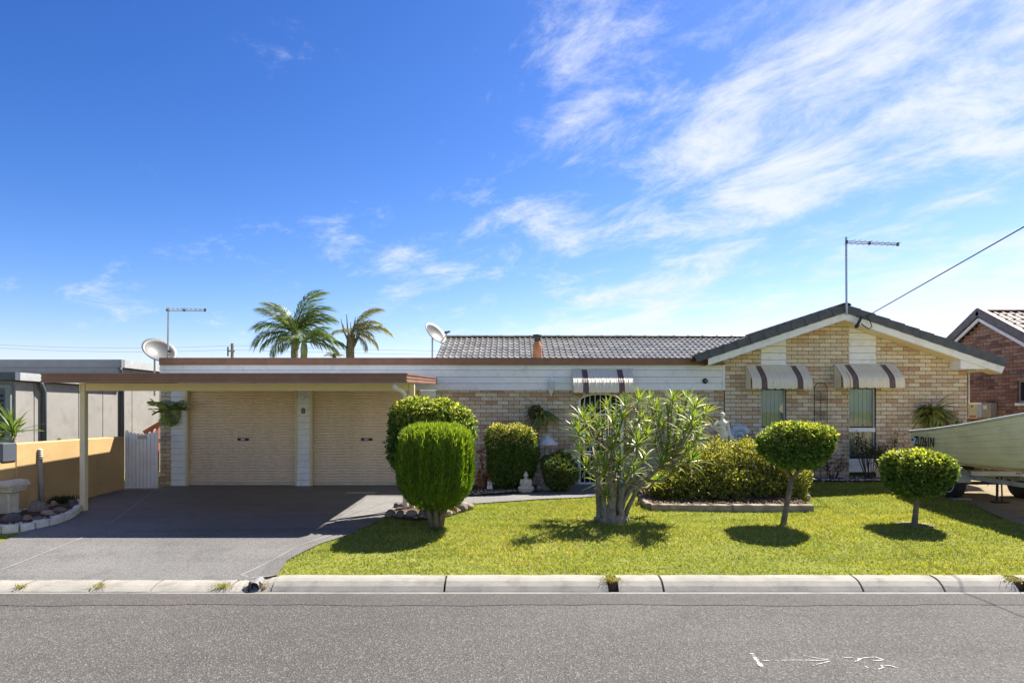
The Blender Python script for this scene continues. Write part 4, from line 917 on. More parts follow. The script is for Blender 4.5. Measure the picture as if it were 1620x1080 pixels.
# ------------------------------------------------------------------ boat on its trailer
ST = -1.6; BL = 4.1; BCX = 8.42
bt = thing('dinghy', 'olive green aluminium dinghy sitting on the trailer', 'boat', (BCX, ST-BL/2, .05))
hb = lambda t: .86*(1-max(0, (t-.42)/.58)**2.3)
zg_ = lambda t: 1.215+.33*t+.33*t*t
def sec(t, v, s_):                                    # v: 0 chine .. 1 gunwale
    b = hb(t); bc = max(.0, b-.17-.10*t); zc = .70+.05*t+.35*max(0, t-.6)**1.5
    k = v**.8; return Vector((BCX+s_*(bc+(b-bc)*k+.02*math.sin(math.pi*v)), ST-BL*t, zc+(zg_(t)-zc)*v))
NP = 7; TS = [i/26 for i in range(27)]
for s_ in (-1, 1):
    for k in range(NP):
        v0, v1 = k/NP, (k+1)/NP; b = MB(); vs = []
        for t in TS:
            a, c_, m_ = sec(t, v0, s_), sec(t, v1, s_), sec(t, (v0+v1)/2, s_); o = Vector((s_*.026, 0, 0))
            vs += [a+o, m_+o*.6, c_-o*.05, c_-o*.4, a-o*.4]
        b.add(vs, [(i*5+q, i*5+(q+1) % 5, i*5+5+(q+1) % 5, i*5+5+q) for i in range(26) for q in range(5)]); b.build('hull_plank', boatM, bt)
    b = MB(); vs = []
    for t in TS:
        a = sec(t, 0, s_); zk = .585+.04*t+.5*max(0, t-.65)**1.4; vs += [a, Vector(((a.x*1+BCX*1)/2, a.y, (a.z+zk)/2-.02)), Vector((BCX, a.y, zk))]
    b.add(vs, [(i*3+q, i*3+q+1, i*3+4+q, i*3+3+q) for i in range(26) for q in range(2)]); b.build('bottom_panel', boatM, bt, True)
    MB().tube([sec(t, 1, s_)+Vector((s_*.012, 0, .004)) for t in TS], .024, 8).build('gunwale', M('gunwale_alu', (.62,.62,.56), .4, metal=.3), bt, True)
    for i in range(5): p = sec(.12+.17*i, .87, s_); MB().ell(p+Vector((s_*.012, 0, 0)), .012, .014, .014, 8, 5).build('rowlock_bolt', blackM, bt)
tv = [sec(0, v, -1) for v in (1, .66, .33, 0)]+[Vector((BCX, ST, .585))]+[sec(0, v, 1) for v in (0, .33, .66, 1)]
MB().add([p+Vector((0, .004, 0)) for p in tv]+[p-Vector((0, .03, 0)) for p in tv], [tuple(range(9)), tuple(range(9, 18))[::-1]]+[(i, (i+1) % 9, 9+(i+1) % 9, 9+i) for i in range(9)]).build('transom', boatM, bt)
for t in (.22, .55): a, c_ = sec(t, .55, -1), sec(t, .55, 1); MB().box(a.x+.03, c_.x-.03, a.y-.13, a.y+.13, a.z-.02, a.z+.02).build('thwart', boatM, bt)
rotm = Matrix(((0, 0, -1), (-1, 0, 0), (0, 1, 0))).to_euler()
p = sec(.075, .70, -1); tt = tile_text('ZU261N', .25, blackM, 'registration', bt, (p.x-.040, ST-.42, p.z-.045), (rotm[0], rotm[1]+0, rotm[2]), .0015); tt.scale = (.62, 1, 1)
def sidebox(y0, y1, z0, z1, m_, nm, o): 
    x = sec(.04, .7, -1).x-o; MB().box(x-.002, x+.004, y0, y1, z0, z1).build(nm, m_, bt)
sidebox(ST-.20, ST-.05, 1.00, 1.10, trimM, 'sticker', .036); sidebox(ST-.12, ST-.06, 1.045, 1.09, bluM, 'sticker_emblem', .041)
tl = thing('boat_trailer', 'galvanised boat trailer parked on the dirt beside the house', 'trailer', (8.48, -2.3, .06)); WR = .27
def wheel(cx, s_):
    zc = gz(cx, -2.3)+WR; c_ = Vector((cx, -2.3, zc))
    ty = MB().lathe(c_, [(.165, -.07), (.22, -.085), (.255, -.08), (.27, -.05), (.272, 0), (.27, .05), (.255, .08), (.22, .085), (.165, .07)], 28, 'X').build('wheel', rubberM, tl, True)
    MB().lathe(c_+Vector((s_*.03, 0, 0)), [(.17, -.045), (.168, .04), (.15, .045), (.14, .03), (.10, .012), (.07, .012), (.05, .035), (.02, .04)] if s_ > 0 else [(.17, .045), (.168, -.04), (.15, -.045), (.14, -.03), (.10, -.012), (.07, -.012), (.05, -.035), (.02, -.04)], 24, 'X').build('rim', M('rim_white', (.72,.72,.70), .4), ty, True)
    for k in range(6): a = k*math.pi/3; MB().lathe(c_+Vector((s_*.048, .115*math.cos(a), .115*math.sin(a))), [(.022, 0), (.022, s_*.006)], 8, 'X').build('rim_hole', blackM, ty)
    b = MB(); vs = []
    for i in range(13):
        a = R(8)+R(164)*i/12
        for r in (.315, .322):
            for x in (-.12, .12): vs.append(c_+Vector((x, -math.cos(a)*r, math.sin(a)*r*.93)))
    fs = []
    for i in range(12):
        o = i*4; fs += [(o, o+1, o+5, o+4), (o+2, o+6, o+7, o+3), (o, o+4, o+6, o+2), (o+1, o+3, o+7, o+5)]
    fs += [(0, 2, 3, 1), (48, 49, 51, 50)]; b.add(vs, fs); b.build('mudguard', galvM, tl)
    MB().bevbox(cx-.16, cx+.16, -2.46, -2.16, zc+.325, zc+.375, .006).build('step_board', trimM, tl)
for cx, s_ in ((7.86, -1), (9.12, 1)): wheel(cx, s_)
za = gz(8.4, -2.3)+WR
MB().tube([(7.95, -2.3, za), (9.03, -2.3, za)], .028, 8).build('axle', blackM, tl)
MB().bevbox(7.985, 9.42, -2.62, -2.58, .475, .565, .006).build('cross_member', galvM, tl); tile_text('NUMA', .075, M('ink', (.03,.04,.09), .6), 'maker_lettering', tl, (8.86, -2.622, .522), (R(90), 0, 0), .001, shear=.15)
for x in (8.05, 8.80): MB().bevbox(x, x+.06, -5.2, -1.75, .40, .47, .006).build('side_rail', galvM, tl)
for x in (8.05, 8.80): MB().bar((x+.03, -5.2, .435), (8.45, -6.4, .435), .06).build('draw_bar', galvM, tl)
for y in (-1.9, -3.6): MB().bevbox(8.115, 8.795, y-.03, y+.03, .405, .465, .006).build('cross_bar', galvM, tl)
for y in (-1.9, -3.6):
    for x in (8.15, 8.7): MB().bar((x, y, .467), (x, y, .66), .04).build('bunk_post', galvM, tl)
    MB().tube([(8.32, y, .56), (8.53, y, .56)], .05, 10).build('keel_roller', blackM, tl)
MB().tube([(8.40, -2.66, .47), (8.38, -2.68, gz(8.4, -2.7)+.02)], .02, 6).build('stand_leg', blackM, tl); MB().tube([(8.47, -2.66, .47), (8.47, -2.68, gz(8.4, -2.7)+.02)], .012, 6).build('stand_leg', blackM, tl); MB().bevbox(8.30, 8.56, -2.74, -2.62, gz(8.4, -2.7)+.002, gz(8.4, -2.7)+.03, .006).build('stand_foot', blackM, tl)
MB().tube([(8.45, -6.3, .44), (8.45, -6.3, gz(8.45, -6.3)+.01)], .03, 8).build('jockey_stand', galvM, tl)
for x in (7.98, 8.99): MB().bar((x+.03, -2.6, .44), (x+.03, -2.2, .36), .05).build('spring_hanger', galvM, tl)
pc = G(1520, 790); pl = MB(); pl.bevbox(pc.x-.18, pc.x+.16, pc.y-.05, pc.y+.05, pc.z-.004, pc.z+.034, .004); tag(pl.build('wheel_chock', timberM, None, False, pc), 'short grey plank chocking the trailer wheel', 'plank')

# ------------------------------------------------------------------ plants
def leaves(P, D, Nn, L, Wd, C, fold=.18):
    n = len(P); D = D/np.linalg.norm(D, axis=1)[:, None]; sd_ = np.cross(D, Nn); sd_ /= np.linalg.norm(sd_, axis=1)[:, None]+1e-9; nn = np.cross(sd_, D)
    L, Wd = L[:, None], Wd[:, None]
    V = np.stack([P, P+D*L*.5+sd_*Wd*.5+nn*Wd*fold, P+D*L-nn*L*.12, P+D*L*.5-sd_*Wd*.5+nn*Wd*fold], 1).reshape(-1, 3)
    b = np.arange(n)[:, None]*4; T = np.concatenate([b+np.array([[0, 1, 2]]), b+np.array([[0, 2, 3]])], 0); return V, T, np.repeat(C, 4, 0)
def sup(n, a, b, c, p):
    u_ = rng.normal(size=(n*2, 3)); u_ /= np.linalg.norm(u_, axis=1)[:, None]
    s_ = (np.abs(u_[:, 0]/a)**p+np.abs(u_[:, 1]/b)**p+np.abs(u_[:, 2]/c)**p)**(-1/p)
    wgt = s_**2; k = rng.choice(n*2, n, p=wgt/wgt.sum()); P = u_[k]*s_[k][:, None]
    nr = np.sign(P)*np.stack([np.abs(P[:, 0]/a)**(p-1)/a, np.abs(P[:, 1]/b)**(p-1)/b, np.abs(P[:, 2]/c)**(p-1)/c], 1); nr /= np.linalg.norm(nr, axis=1)[:, None]; return P, nr
def lump(P, k, amp, ph=0): return 1+amp*(np.sin(P[:, 0]*k+ph)*np.sin(P[:, 1]*k*1.1+ph*2)+np.sin(P[:, 2]*k*1.3+ph+P[:, 0]*k*.5))
def pal(n, cols, wts, jit=.18):
    c_ = np.array(cols)[rng.choice(len(cols), n, p=np.array(wts)/sum(wts))]; return c_*rng.uniform(1-jit, 1+jit, (n, 1))
def foliage(name, parent, c, abc, p, n, ls, asp, cols, wts, thick=.10, lum=(5, .05), upb=.3, bottom=None, new=None, m=leafM, taper=0, rand=.9):
    P, nr = sup(n, *abc, p); dep = 1-np.abs(rng.normal(0, thick, n)); stray = rng.random(n) < .03; dep[stray] = rng.uniform(1.01, 1.06, stray.sum()); hole = (np.sin(P[:, 0]*23+c[0])*np.sin(P[:, 1]*19+1)*np.sin(P[:, 2]*27+2) > .42) & ~stray; dep[hole] -= rng.uniform(.10, .30, hole.sum()); P = P*(dep*lump(P, *lum, ph=c[0]))[:, None]*(1+.03*np.sin(P[:, [1, 2, 0]]*13+c[0]))
    if taper: f = 1-taper*(.5-P[:, 2]/(2*abc[2])); P[:, 0] *= f; P[:, 1] *= f
    D = nr*.55+rng.normal(0, .6, (n, 3))*rand; D[:, 2] += upb
    Nn = nr+rng.normal(0, .55, (n, 3)); Nn[:, 2] += .5
    L = ls*rng.uniform(.5, 1.4, n); C = pal(n, cols, wts)
    if new is not None:                                # pale young growth at the top, with its sunlit brightness put into the colour
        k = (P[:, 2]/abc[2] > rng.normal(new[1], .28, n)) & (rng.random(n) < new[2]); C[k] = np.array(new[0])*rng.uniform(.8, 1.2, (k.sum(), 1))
    V, T, Cc = leaves(P+np.array(c), D, Nn, L, L*asp, C)
    o = link(name, npmesh(name, V-np.array(wl(parent)), T, Cc, m), parent); o['kind'] = 'stuff'; return o
GREEN = [(.085,.155,.026), (.115,.195,.032), (.06,.115,.022), (.15,.22,.04)]
def branchy(parent, base, tip, r, n_, spread, m=barkM, name='trunk', top=.6, seed=1):
    rr2 = random.Random(seed); base, tip = Vector(base), Vector(tip); fork = base.lerp(tip, top); b = MB()
    b.tube([base-Vector((0,0,.04)), base+Vector((0,0,.03)), base.lerp(fork, .35)+Vector((rr2.uniform(-.012,.012), 0, 0)), base.lerp(fork, .7)+Vector((rr2.uniform(-.015,.015), 0, 0)), fork], [r*1.5, r*1.15, r, r*.95, r*.9], 10); o = b.build(name, m, parent, True)
    for k in range(n_):
        a = 2*math.pi*k/n_+rr2.random(); e = tip+Vector((math.cos(a)*spread, math.sin(a)*spread, rr2.uniform(-.05, .1))); md = fork.lerp(e, .5)+Vector((math.cos(a)*spread*.15, math.sin(a)*spread*.15, 0))
        MB().tube([fork-Vector((0,0,.05)), md, e], [r*.6, r*.42, r*.22], 7).build('limb', m, parent, True)
# clipped topiary trees
def topiary(base_px, x0, x1, y0, y1, lab, seed):
    b = G(*base_px); d = b.y-CAMY; cx = ((x0+x1)/2-810)*d/F; cz = CAMZ-((y0+y1)/2-650)*d/F; a = (x1-x0)/2*d/F-.055; c_ = (y1-y0)/2*d/F-.035
    t = thing('topiary_tree', lab, 'tree', b, 'clipped topiary trees on the lawn'); branchy(t, b, (cx, b.y, cz-c_*.3), .038, 6, a*.55, barkM, top=.66, seed=seed)
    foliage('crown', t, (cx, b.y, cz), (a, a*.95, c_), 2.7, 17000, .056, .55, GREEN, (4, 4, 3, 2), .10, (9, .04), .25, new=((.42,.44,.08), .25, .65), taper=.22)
    return t
topiary((1240, 829), 1197, 1321, 668, 741, 'flat topped topiary tree on the lawn in front of the azalea bed', 3); topiary((1447, 829), 1396, 1507, 711, 786, 'smaller round topiary tree on the lawn in front of the boat', 5)
for px, py in ((1447, 829),):
    c_ = G(px, py); b = MB(); n = 18; vs = [(c_.x+.26*math.cos(6.283*i/n)*(1+.2*math.sin(i*2.1)), c_.y+.2*math.sin(6.283*i/n)*(1+.2*math.sin(i*1.7)), 0) for i in range(n)]
    vs = [(x, y, gz(x, y)+.006) for x, y, z in vs]+[(c_.x, c_.y, c_.z+.02)]; b.add(vs, [(i, (i+1) % n, n) for i in range(n)]); tag(b.build('mulch_ring', dirtM), 'ring of bare soil under the smaller topiary tree', 'soil', kind='structure')
# feathery conifer by the driveway
b = G(690, 835); d = b.y-CAMY; px = lambda v: v*d/F
cf = thing('conifer_shrub', 'bright green feathery conifer clipped to a barrel beside the driveway', 'shrub', b)
for k in range(7):
    a = 2*math.pi*k/7+.3; e = b+Vector((.30*math.cos(a), .26*math.sin(a), .75)); s0 = b+Vector((.05*math.cos(a), .05*math.sin(a), -.04)); MB().tube([s0, s0.lerp(e, .30)+Vector((-.015*math.cos(a), 0, .03)), s0.lerp(e, .6)+Vector((.05*math.cos(a), 0, 0)), e], [.05, .036, .026, .012], 8).build('stem', barkM, cf, True)
czc = CAMZ-(741-650)*d/F; hc = px(71)-.04; czc -= .03; n = 60000
P, nr = sup(n, px(61)-.065, px(56)-.06, hc, 4.6); P *= (1-np.abs(rng.normal(0, .09, n)))[:, None]; f = 1-.45*np.clip((-P[:, 2]/hc-.25)/.75, 0, 1)**1.5; P[:, 0] *= f; P[:, 1] *= f
ang = np.arctan2(P[:, 1], P[:, 0]); P *= (1+(.05*np.sin(ang*13+P[:, 2]*2)+.04*np.sin(ang*29-P[:, 2]*5+1))*np.clip(1.35-np.abs(P[:, 2]/hc), 0, 1))[:, None]; P[:, 2] += .03*np.sin(P[:, 0]*31)*np.sin(P[:, 1]*27+1)*(P[:, 2] > .5*hc)
k = ~((P[:, 2] < -hc*.45) & (rng.random(n) < .35+.6*np.clip((-P[:, 2]/hc-.45)*2, 0, 1))); P, nr = P[k], nr[k]; n = len(P)
D = nr*.45+rng.normal(0, .25, (n, 3)); D[:, 2] += .95; Nn = nr+rng.normal(0, .4, (n, 3)); C = pal(n, [(.11,.21,.016), (.16,.27,.02), (.07,.145,.012), (.22,.32,.03)], (4, 4, 2, 2)); tp = P[:, 2]/hc > rng.normal(.62, .2, n); C[tp] = np.array((.28,.38,.04))*rng.uniform(.8, 1.2, (tp.sum(), 1))  # top sprays paler: the sunlit top is put into the leaf colour
V, T, Cc = leaves(P+np.array((b.x, b.y, czc)), D, Nn, rng.uniform(.05, .11, n), rng.uniform(.008, .015, n), C)
o = link('foliage', npmesh('foliage', V-np.array(b), T, Cc, leafM), cf); o['kind'] = 'stuff'
# hedges
def hedge(name, lab, base, x0, x1, y0, y1, dep, n, p=3.2, ls=.045, cols=GREEN, wts=(4, 4, 3, 2), new=None, taper=.1, stems=3, cat='shrub', lum=(6, .04), asp=.55, thick=.08, low=None):
    b = Vector(base); d = b.y-CAMY; cx = ((x0+x1)/2-810)*d/F; cz = CAMZ-((y0+y1)/2-650)*d/F; a, c_ = (x1-x0)/2*d/F-.04, (y1-y0)/2*d/F-.03
    t = thing(name, lab, cat, (cx, b.y, gz(cx, b.y)))
    for k in range(stems):
        an = 2.1*k+.5; s0 = Vector((cx+.10*a*math.cos(an), b.y+.08*math.sin(an), gz(cx, b.y)-.03)); MB().tube([s0, s0.lerp(Vector((cx, b.y, cz)), .5)+Vector((.06*math.cos(an), .05, 0)), Vector((cx+a*.5*math.cos(an), b.y+dep*.4*math.sin(an), cz+c_*.1))], [.035, .028, .012], 7).build('stem', barkM, t, True)
    foliage('foliage', t, (cx, b.y, cz), (a, dep, c_), p, n, ls, asp, cols, wts, thick, lum, .25, new=new, taper=taper); return t
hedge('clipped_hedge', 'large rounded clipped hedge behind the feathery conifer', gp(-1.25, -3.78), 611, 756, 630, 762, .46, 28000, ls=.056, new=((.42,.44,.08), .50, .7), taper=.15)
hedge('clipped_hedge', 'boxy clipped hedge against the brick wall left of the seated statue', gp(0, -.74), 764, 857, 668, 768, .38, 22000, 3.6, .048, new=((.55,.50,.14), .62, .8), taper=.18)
hedge('flowering_shrub', 'low loose green shrub left of the security door', gp(1.0, -.92), 853, 917, 711, 778, .36, 13000, 2.3, .042, [(.075,.13,.03), (.105,.165,.04), (.15,.18,.045), (.19,.085,.055)], (4, 4, 2, .5), None, .0, 3, lum=(8, .10), thick=.2)
# wide azalea in the island bed
az = thing('azalea_bush', 'wide loose azalea bush in the timber edged bed', 'shrub', gp(3.55, -2.25)); AZ = [(.13,.165,.03), (.17,.195,.036), (.085,.115,.022), (.23,.23,.05), (.15,.11,.04)]
for i, (cx_, cy_, cz_, a, bb, cc) in enumerate(((1065, 772, -2.35, 42, .5, 32), (1105, 748, -2.2, 52, .62, 46), (1155, 742, -2.1, 58, .66, 46), (1200, 740, -2.15, 52, .62, 45), (1238, 765, -2.3, 34, .45, 38), (1140, 772, -2.6, 85, .35, 28))):
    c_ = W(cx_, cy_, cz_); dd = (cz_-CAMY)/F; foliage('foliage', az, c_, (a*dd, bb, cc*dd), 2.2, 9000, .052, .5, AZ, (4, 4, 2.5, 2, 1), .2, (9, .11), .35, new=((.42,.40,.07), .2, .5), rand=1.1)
rr2 = random.Random(4)
for i in range(16):
    x = 2.5+2.2*i/15; y = -2.45+rr2.uniform(-.25, .3); s0 = gp(x, y, -.02); e = s0+Vector((rr2.uniform(-.3, .3), rr2.uniform(-.2, .2), rr2.uniform(.45, .8))); MB().tube([s0, s0.lerp(e, .5)+Vector((rr2.uniform(-.06, .06), 0, .03)), e], [.022, .015, .007], 6).build('stem', barkM, az, True)
# timber sleepers round the island bed
for (a, b_, lab, h) in (((1030, 806), (1158, 807.5), 'left weathered sleeper edging the azalea bed', .10), ((1159, 807.5), (1285, 808), 'right weathered sleeper edging the azalea bed', .105), ((1018, 796), (1027, 805), 'short dark sleeper at the left end of the azalea bed', .10)):
    p, q = G(*a), G(*b_); c_ = (p+q)/2; m_ = MB(); L = (q-p).length; dr = (q-p).normalized(); vs = []; n = 13
    sdv = Vector((-dr.y, dr.x, 0))
    for k in range(n):
        o = p.lerp(q, k/(n-1)); j = .006*math.sin(k*2.3+a[0]); z = gz(o.x, o.y)
        vs += [o+sdv*(-.05+j)+Vector((0,0,-.02)), o+sdv*(-.055+j)+Vector((0,0,h*.9)), o+sdv*(-.04)+Vector((0,0,h+j*.6)), o+sdv*.05+Vector((0,0,h-j)), o+sdv*.06+Vector((0,0,-.02))]
    m_.add(vs, [(k*5+i, k*5+(i+1) % 5, k*5+5+(i+1) % 5, k*5+5+i) for k in range(n-1) for i in range(5)]+[(4,3,2,1,0), tuple(range(5*n-5, 5*n))]); tag(m_.build('timber_sleeper', timberM, None, False, c_), lab, 'sleeper', 'sleepers edging the azalea bed')
# spiky dracaena tree
db = G(968, 824); dr_ = thing('dracaena_tree', 'many stemmed spiky leaved dracaena tree in the middle of the lawn', 'tree', db); rr3 = random.Random(11)
def rosette(n, L, droop, seed):
    r3 = random.Random(seed); b = MB()
    for i in range(n):
        az_ = i*2.399+r3.uniform(-.2, .2); t0 = i/n; el = R(78-92*t0**1.1+r3.uniform(-10, 10)); ln = L*r3.uniform(.75, 1.1)*(.8+.3*math.sin(math.pi*t0)); wd = r3.uniform(.010, .016)
        h = Vector((math.cos(az_), math.sin(az_), 0)); sd_ = Vector((-math.sin(az_), math.cos(az_), 0)); P = Vector((0, 0, -.06*t0)); vs = []; e = el
        for k in range(6):
            w_ = wd*(.55, 1, 1, .85, .55, .04)[k]; nrm = Vector((-math.sin(e)*h.x, -math.sin(e)*h.y, math.cos(e)))
            vs += [P-sd_*w_+nrm*w_*.35, P-sd_*w_*.5+nrm*.1*w_, P+sd_*w_*.5+nrm*.1*w_, P+sd_*w_+nrm*w_*.35]; P = P+(h*math.cos(e)+Vector((0,0,math.sin(e))))*ln/5; e -= droop*(.6+.4*t0)*(.5+k*.2)
        if t0 > .86: g_, y_ = (.42,.36,.20), (.50,.44,.27)
        else:
            q = r3.random(); g_ = (.09+.06*q, .19+.06*q, .03); y_ = (.34+.12*q, .38+.08*q, .07) if r3.random() < .6 else (.17, .27, .05)
        for k in range(5):
            for j in range(3): b.add([], []); b.f.append(tuple(len(b.v)+x for x in (k*4+j, k*4+j+1, k*4+4+j+1, k*4+4+j))); b.c.append(g_ if j == 1 else y_)
        b.v += [v_[:] for v_ in vs]
    return b.mesh('leaf_rosette', waxM, smooth=False)
ROS = [rosette(24, .30, .17, s_) for s_ in range(3)]+[rosette(20, .27, .12, s_+20) for s_ in range(3)]
tips = [(905,662),(914,640),(926,676),(930,630),(944,652),(955,622),(966,648),(982,640),(1010,612),(1001,657),(986,618),(1024,650),(1040,628),(1052,656),(1062,632),(1078,652),(1094,612),(1104,640),(1104,655),(1126,632),(1082,676),(1112,670),(1060,692),(1038,680),(1018,702),(992,690),(962,688),(940,704),(908,690),(918,716),(950,722),(976,708),(1002,722),(1072,706),(1048,712),(1092,692),(1108,676),(942,740),(988,738),(1066,728),(1012,640),(1030,612),(1070,612),(1108,622),(936,664),(972,668),(1008,678),(1046,644),(1090,660),(954,760),(924,652),(1096,695),(1112,652),(1036,740),(1022,668),(1080,632),(1100,706),(1064,668)]
SP = [(-.20,-.02), (-.13,-.10), (-.05,-.12), (.03,-.11), (.10,-.09), (.17,-.04), (.13,.10), (0,.12), (-.12,.10), (.20,.05), (-.06,.02), (.06,.02)]
DX = db.x; nodes = []
prim = [(-.40,-.1,1.15), (-.28,-.2,1.0), (-.12,-.22,1.15), (.05,-.15,1.05), (.45,-.2,1.05), (.95,-.1,1.10), (.72,.35,1.0), (.15,.35,1.2), (-.25,.30,1.2), (1.15,.1,1.25), (-.08,.1,1.45), (.30,.12,1.4)]
for (bx, by), (tx, ty, tz_) in zip(SP, prim):
    kr = rr3.uniform(.75, 1.45); bx, by = bx*.9+rr3.uniform(-.03, .03), by*.9; s0 = gp(db.x+bx, db.y+by, -.05); e = Vector((db.x+tx*.72, db.y+ty*.8, db.z+tz_*.72)); hq = rr3.uniform(.16, .52)
    q = s0+Vector((bx*.15+rr3.uniform(-.05, .05), by*.2, hq)); pts = [s0, s0+Vector((rr3.uniform(-.02, .02), 0, .07)), s0.lerp(q, .6)+Vector((rr3.uniform(-.03, .03), 0, 0)), q, q.lerp(e, .35)+Vector((-.05*tx, rr3.uniform(-.03, .03), .05)), q.lerp(e, .7)+Vector((rr3.uniform(-.04, .04), 0, .02)), e]
    MB().tube(pts, [.082*kr, .058*kr, .046*kr, .043*kr, .034*kr, .028*kr, .024], 9).build('trunk', barkGM, dr_, True); nodes.append(e); nodes.append(q.lerp(e, .55)+Vector((0, 0, .03)))
rc = MB()
for k in range(11): a = k*.571; rc.ell(gp(db.x+.19*math.cos(a), db.y+.13*math.sin(a), .02), .085+.02*math.sin(k*3), .08, .07+.04*math.sin(k*5), 10, 7)
carve_later = rc
for i, (tx, ty) in enumerate(tips):
    tx = 1016+(tx-1016)*.90; ty += 8
    e = W(tx, ty+14, db.y+rr3.uniform(-.62, .62)); cnd = [q for q in nodes if q.z < e.z-.03] or nodes; nd = min(cnd, key=lambda q: (q-e).length+rr3.uniform(0, .15)); md = nd.lerp(e, .5)+Vector(((e.x-nd.x)*.12, 0, -.05)); dr2 = (e-md).normalized()
    MB().tube([nd-(md-nd)*.05, md, e], [.024, .017, .013], 6).build('branch', barkGM, dr_, True)
    up = (dr2*.5+Vector((0, 0, .8))+Vector((e.x-db.x, 0, 0))*.25).normalized(); o = link('leaf_rosette', ROS[i % 6], dr_, e, (up.to_track_quat('Z', 'Y') @ Matrix.Rotation(i*1.3, 3, 'Z').to_quaternion()).to_euler(), [rr3.uniform(.85, 1.12)]*3)
# palms
def frond(L, seed, cols, droop=1.0):
    r3 = random.Random(seed); b = MB(); n = 40; pts = []; e = 0; P = Vector(); axis = []
    for k in range(n+1):
        pts.append(P.copy()); axis.append(e); P = P+Vector((math.cos(e), 0, math.sin(e)))*L/n; e -= droop*(.008+.052*(k/n)**1.3)
    b.tube(pts[::2], [.030*(1-.85*i/(n//2)) for i in range(n//2+1)], 6, col=(.17,.19,.06)); 
    for k in range(4, n+1):
        t = k/n; ll = L*.42*math.sin(math.pi*min(1, .14+t*.80))**.7
        for s_ in (-1, 1):
            for rep in range(2):
                p = pts[k]+(pts[k]-pts[k-1])*.5*rep; fw = Vector((math.cos(axis[k]), 0, math.sin(axis[k]))); dv = (fw*(.55+.5*t)+Vector((0, s_, 0))*r3.uniform(.75, 1)+Vector((0, 0, r3.uniform(-.15, .30)))).normalized(); nv = fw.cross(dv).normalized(); w_ = .019
                wv = fw*w_; m1 = p+dv*ll*.5; tp = p+dv*ll*.95+Vector((0, 0, -ll*r3.uniform(.25, .6))); b.add([p-wv*.5, p+wv*.5, m1+wv, m1-wv, tp], [(0,1,2,3), (3,2,4)], r3.choice(cols))
    return b.mesh('frond', leafM)
PC = [(.09,.15,.04), (.13,.19,.05), (.07,.12,.035), (.18,.22,.07)]; PD = [(.18,.21,.06), (.24,.23,.08), (.13,.17,.05), (.34,.28,.11)]
FR = [frond(1.85, s_, PC, .75+.25*(s_ % 3)) for s_ in range(4)]; FD = [frond(1.75, s_+9, PD, .95) for s_ in range(3)]
def palm(bx, yy, crown_py, trunk_r, fronds, lab, meshes, mat_, skirt=False):
    base = Vector(((bx-810)*(yy-CAMY)/F, yy, 0)); top = W(bx, crown_py, yy); t = thing('palm_tree', lab, 'palm tree', base); b = MB(); n = 14
    b.tube([base.lerp(top, k/(n-1))+Vector((.03*math.sin(k), 0, -.05 if k == 0 else 0)) for k in range(n)], [trunk_r*(1.25-.3*k/(n-1))*(1+.05*(k % 2)) for k in range(n)], 10); b.build('trunk', mat_, t, True)
    if skirt:
        for k in range(7): a = k*.9; s0 = top+Vector((.12*math.cos(a), .12*math.sin(a), -.5+.08*k)); MB().tube([s0, s0+Vector((.18*math.cos(a), .18*math.sin(a), .35)), s0+Vector((.30*math.cos(a), .25*math.sin(a), .75+.1*(k % 3)))], [.06, .035, .012], 6).build('leaf_stub', M('old_palm', (.22,.16,.10), .9, var=.3), t)
    else: MB().tube([top-Vector((0,0,.55)), top-Vector((0,0,.2)), top+Vector((0,0,.25))], [trunk_r*1.05, trunk_r*1.25, trunk_r*.6], 10).build('crownshaft', M('crownshaft', (.25,.27,.10), .6), t, True)
    for i, (az_, el, sc_) in enumerate(fronds): link('frond', meshes[i % len(meshes)], t, top+Vector((0, 0, .1)), (0, -R(el), R(az_)), [sc_]*3)
palm(467, 14, 532, .15, [(195, 52, 1.0), (170, 32, 1.08), (187, 12, 1.05), (205, -8, .85), (165, 70, .95), (350, 80, 1.22), (15, 66, 1.1), (5, 38, 1.0), (-15, 12, .95), (265, 45, .8), (300, 20, .75), (90, 50, .9), (185, 64, 1.0), (178, -20, .8), (-5, 55, 1.0)], 'tallest palm behind the garage roof with full arching fronds', FR, barkGM)
palm(481, 13, 545, .12, [(200, 20, .6), (170, 5, .65), (345, 30, .8), (10, 12, .95), (-15, 45, .7), (250, 30, .5), (85, 50, .6), (25, 2, .8)], 'shorter palm with a thin trunk close beside the tallest palm', FR, barkGM)
palm(555, 13.4, 530, .17, [(10, 62, .95), (-12, 38, .8), (8, 22, 1.0), (-30, 10, .7), (15, -5, .75), (-5, -25, .6), (170, 20, .5), (270, 20, .5), (60, 50, .6)], 'ragged palm with old leaf stubs right of the other palms', FD, M('old_palm'), True)
palm(529, 13.8, 568, .10, [(180, 30, .25), (0, 30, .25), (230, 45, .22), (310, 45, .22), (270, 20, .2)], 'small palm top just showing over the garage roof', FD, barkGM)
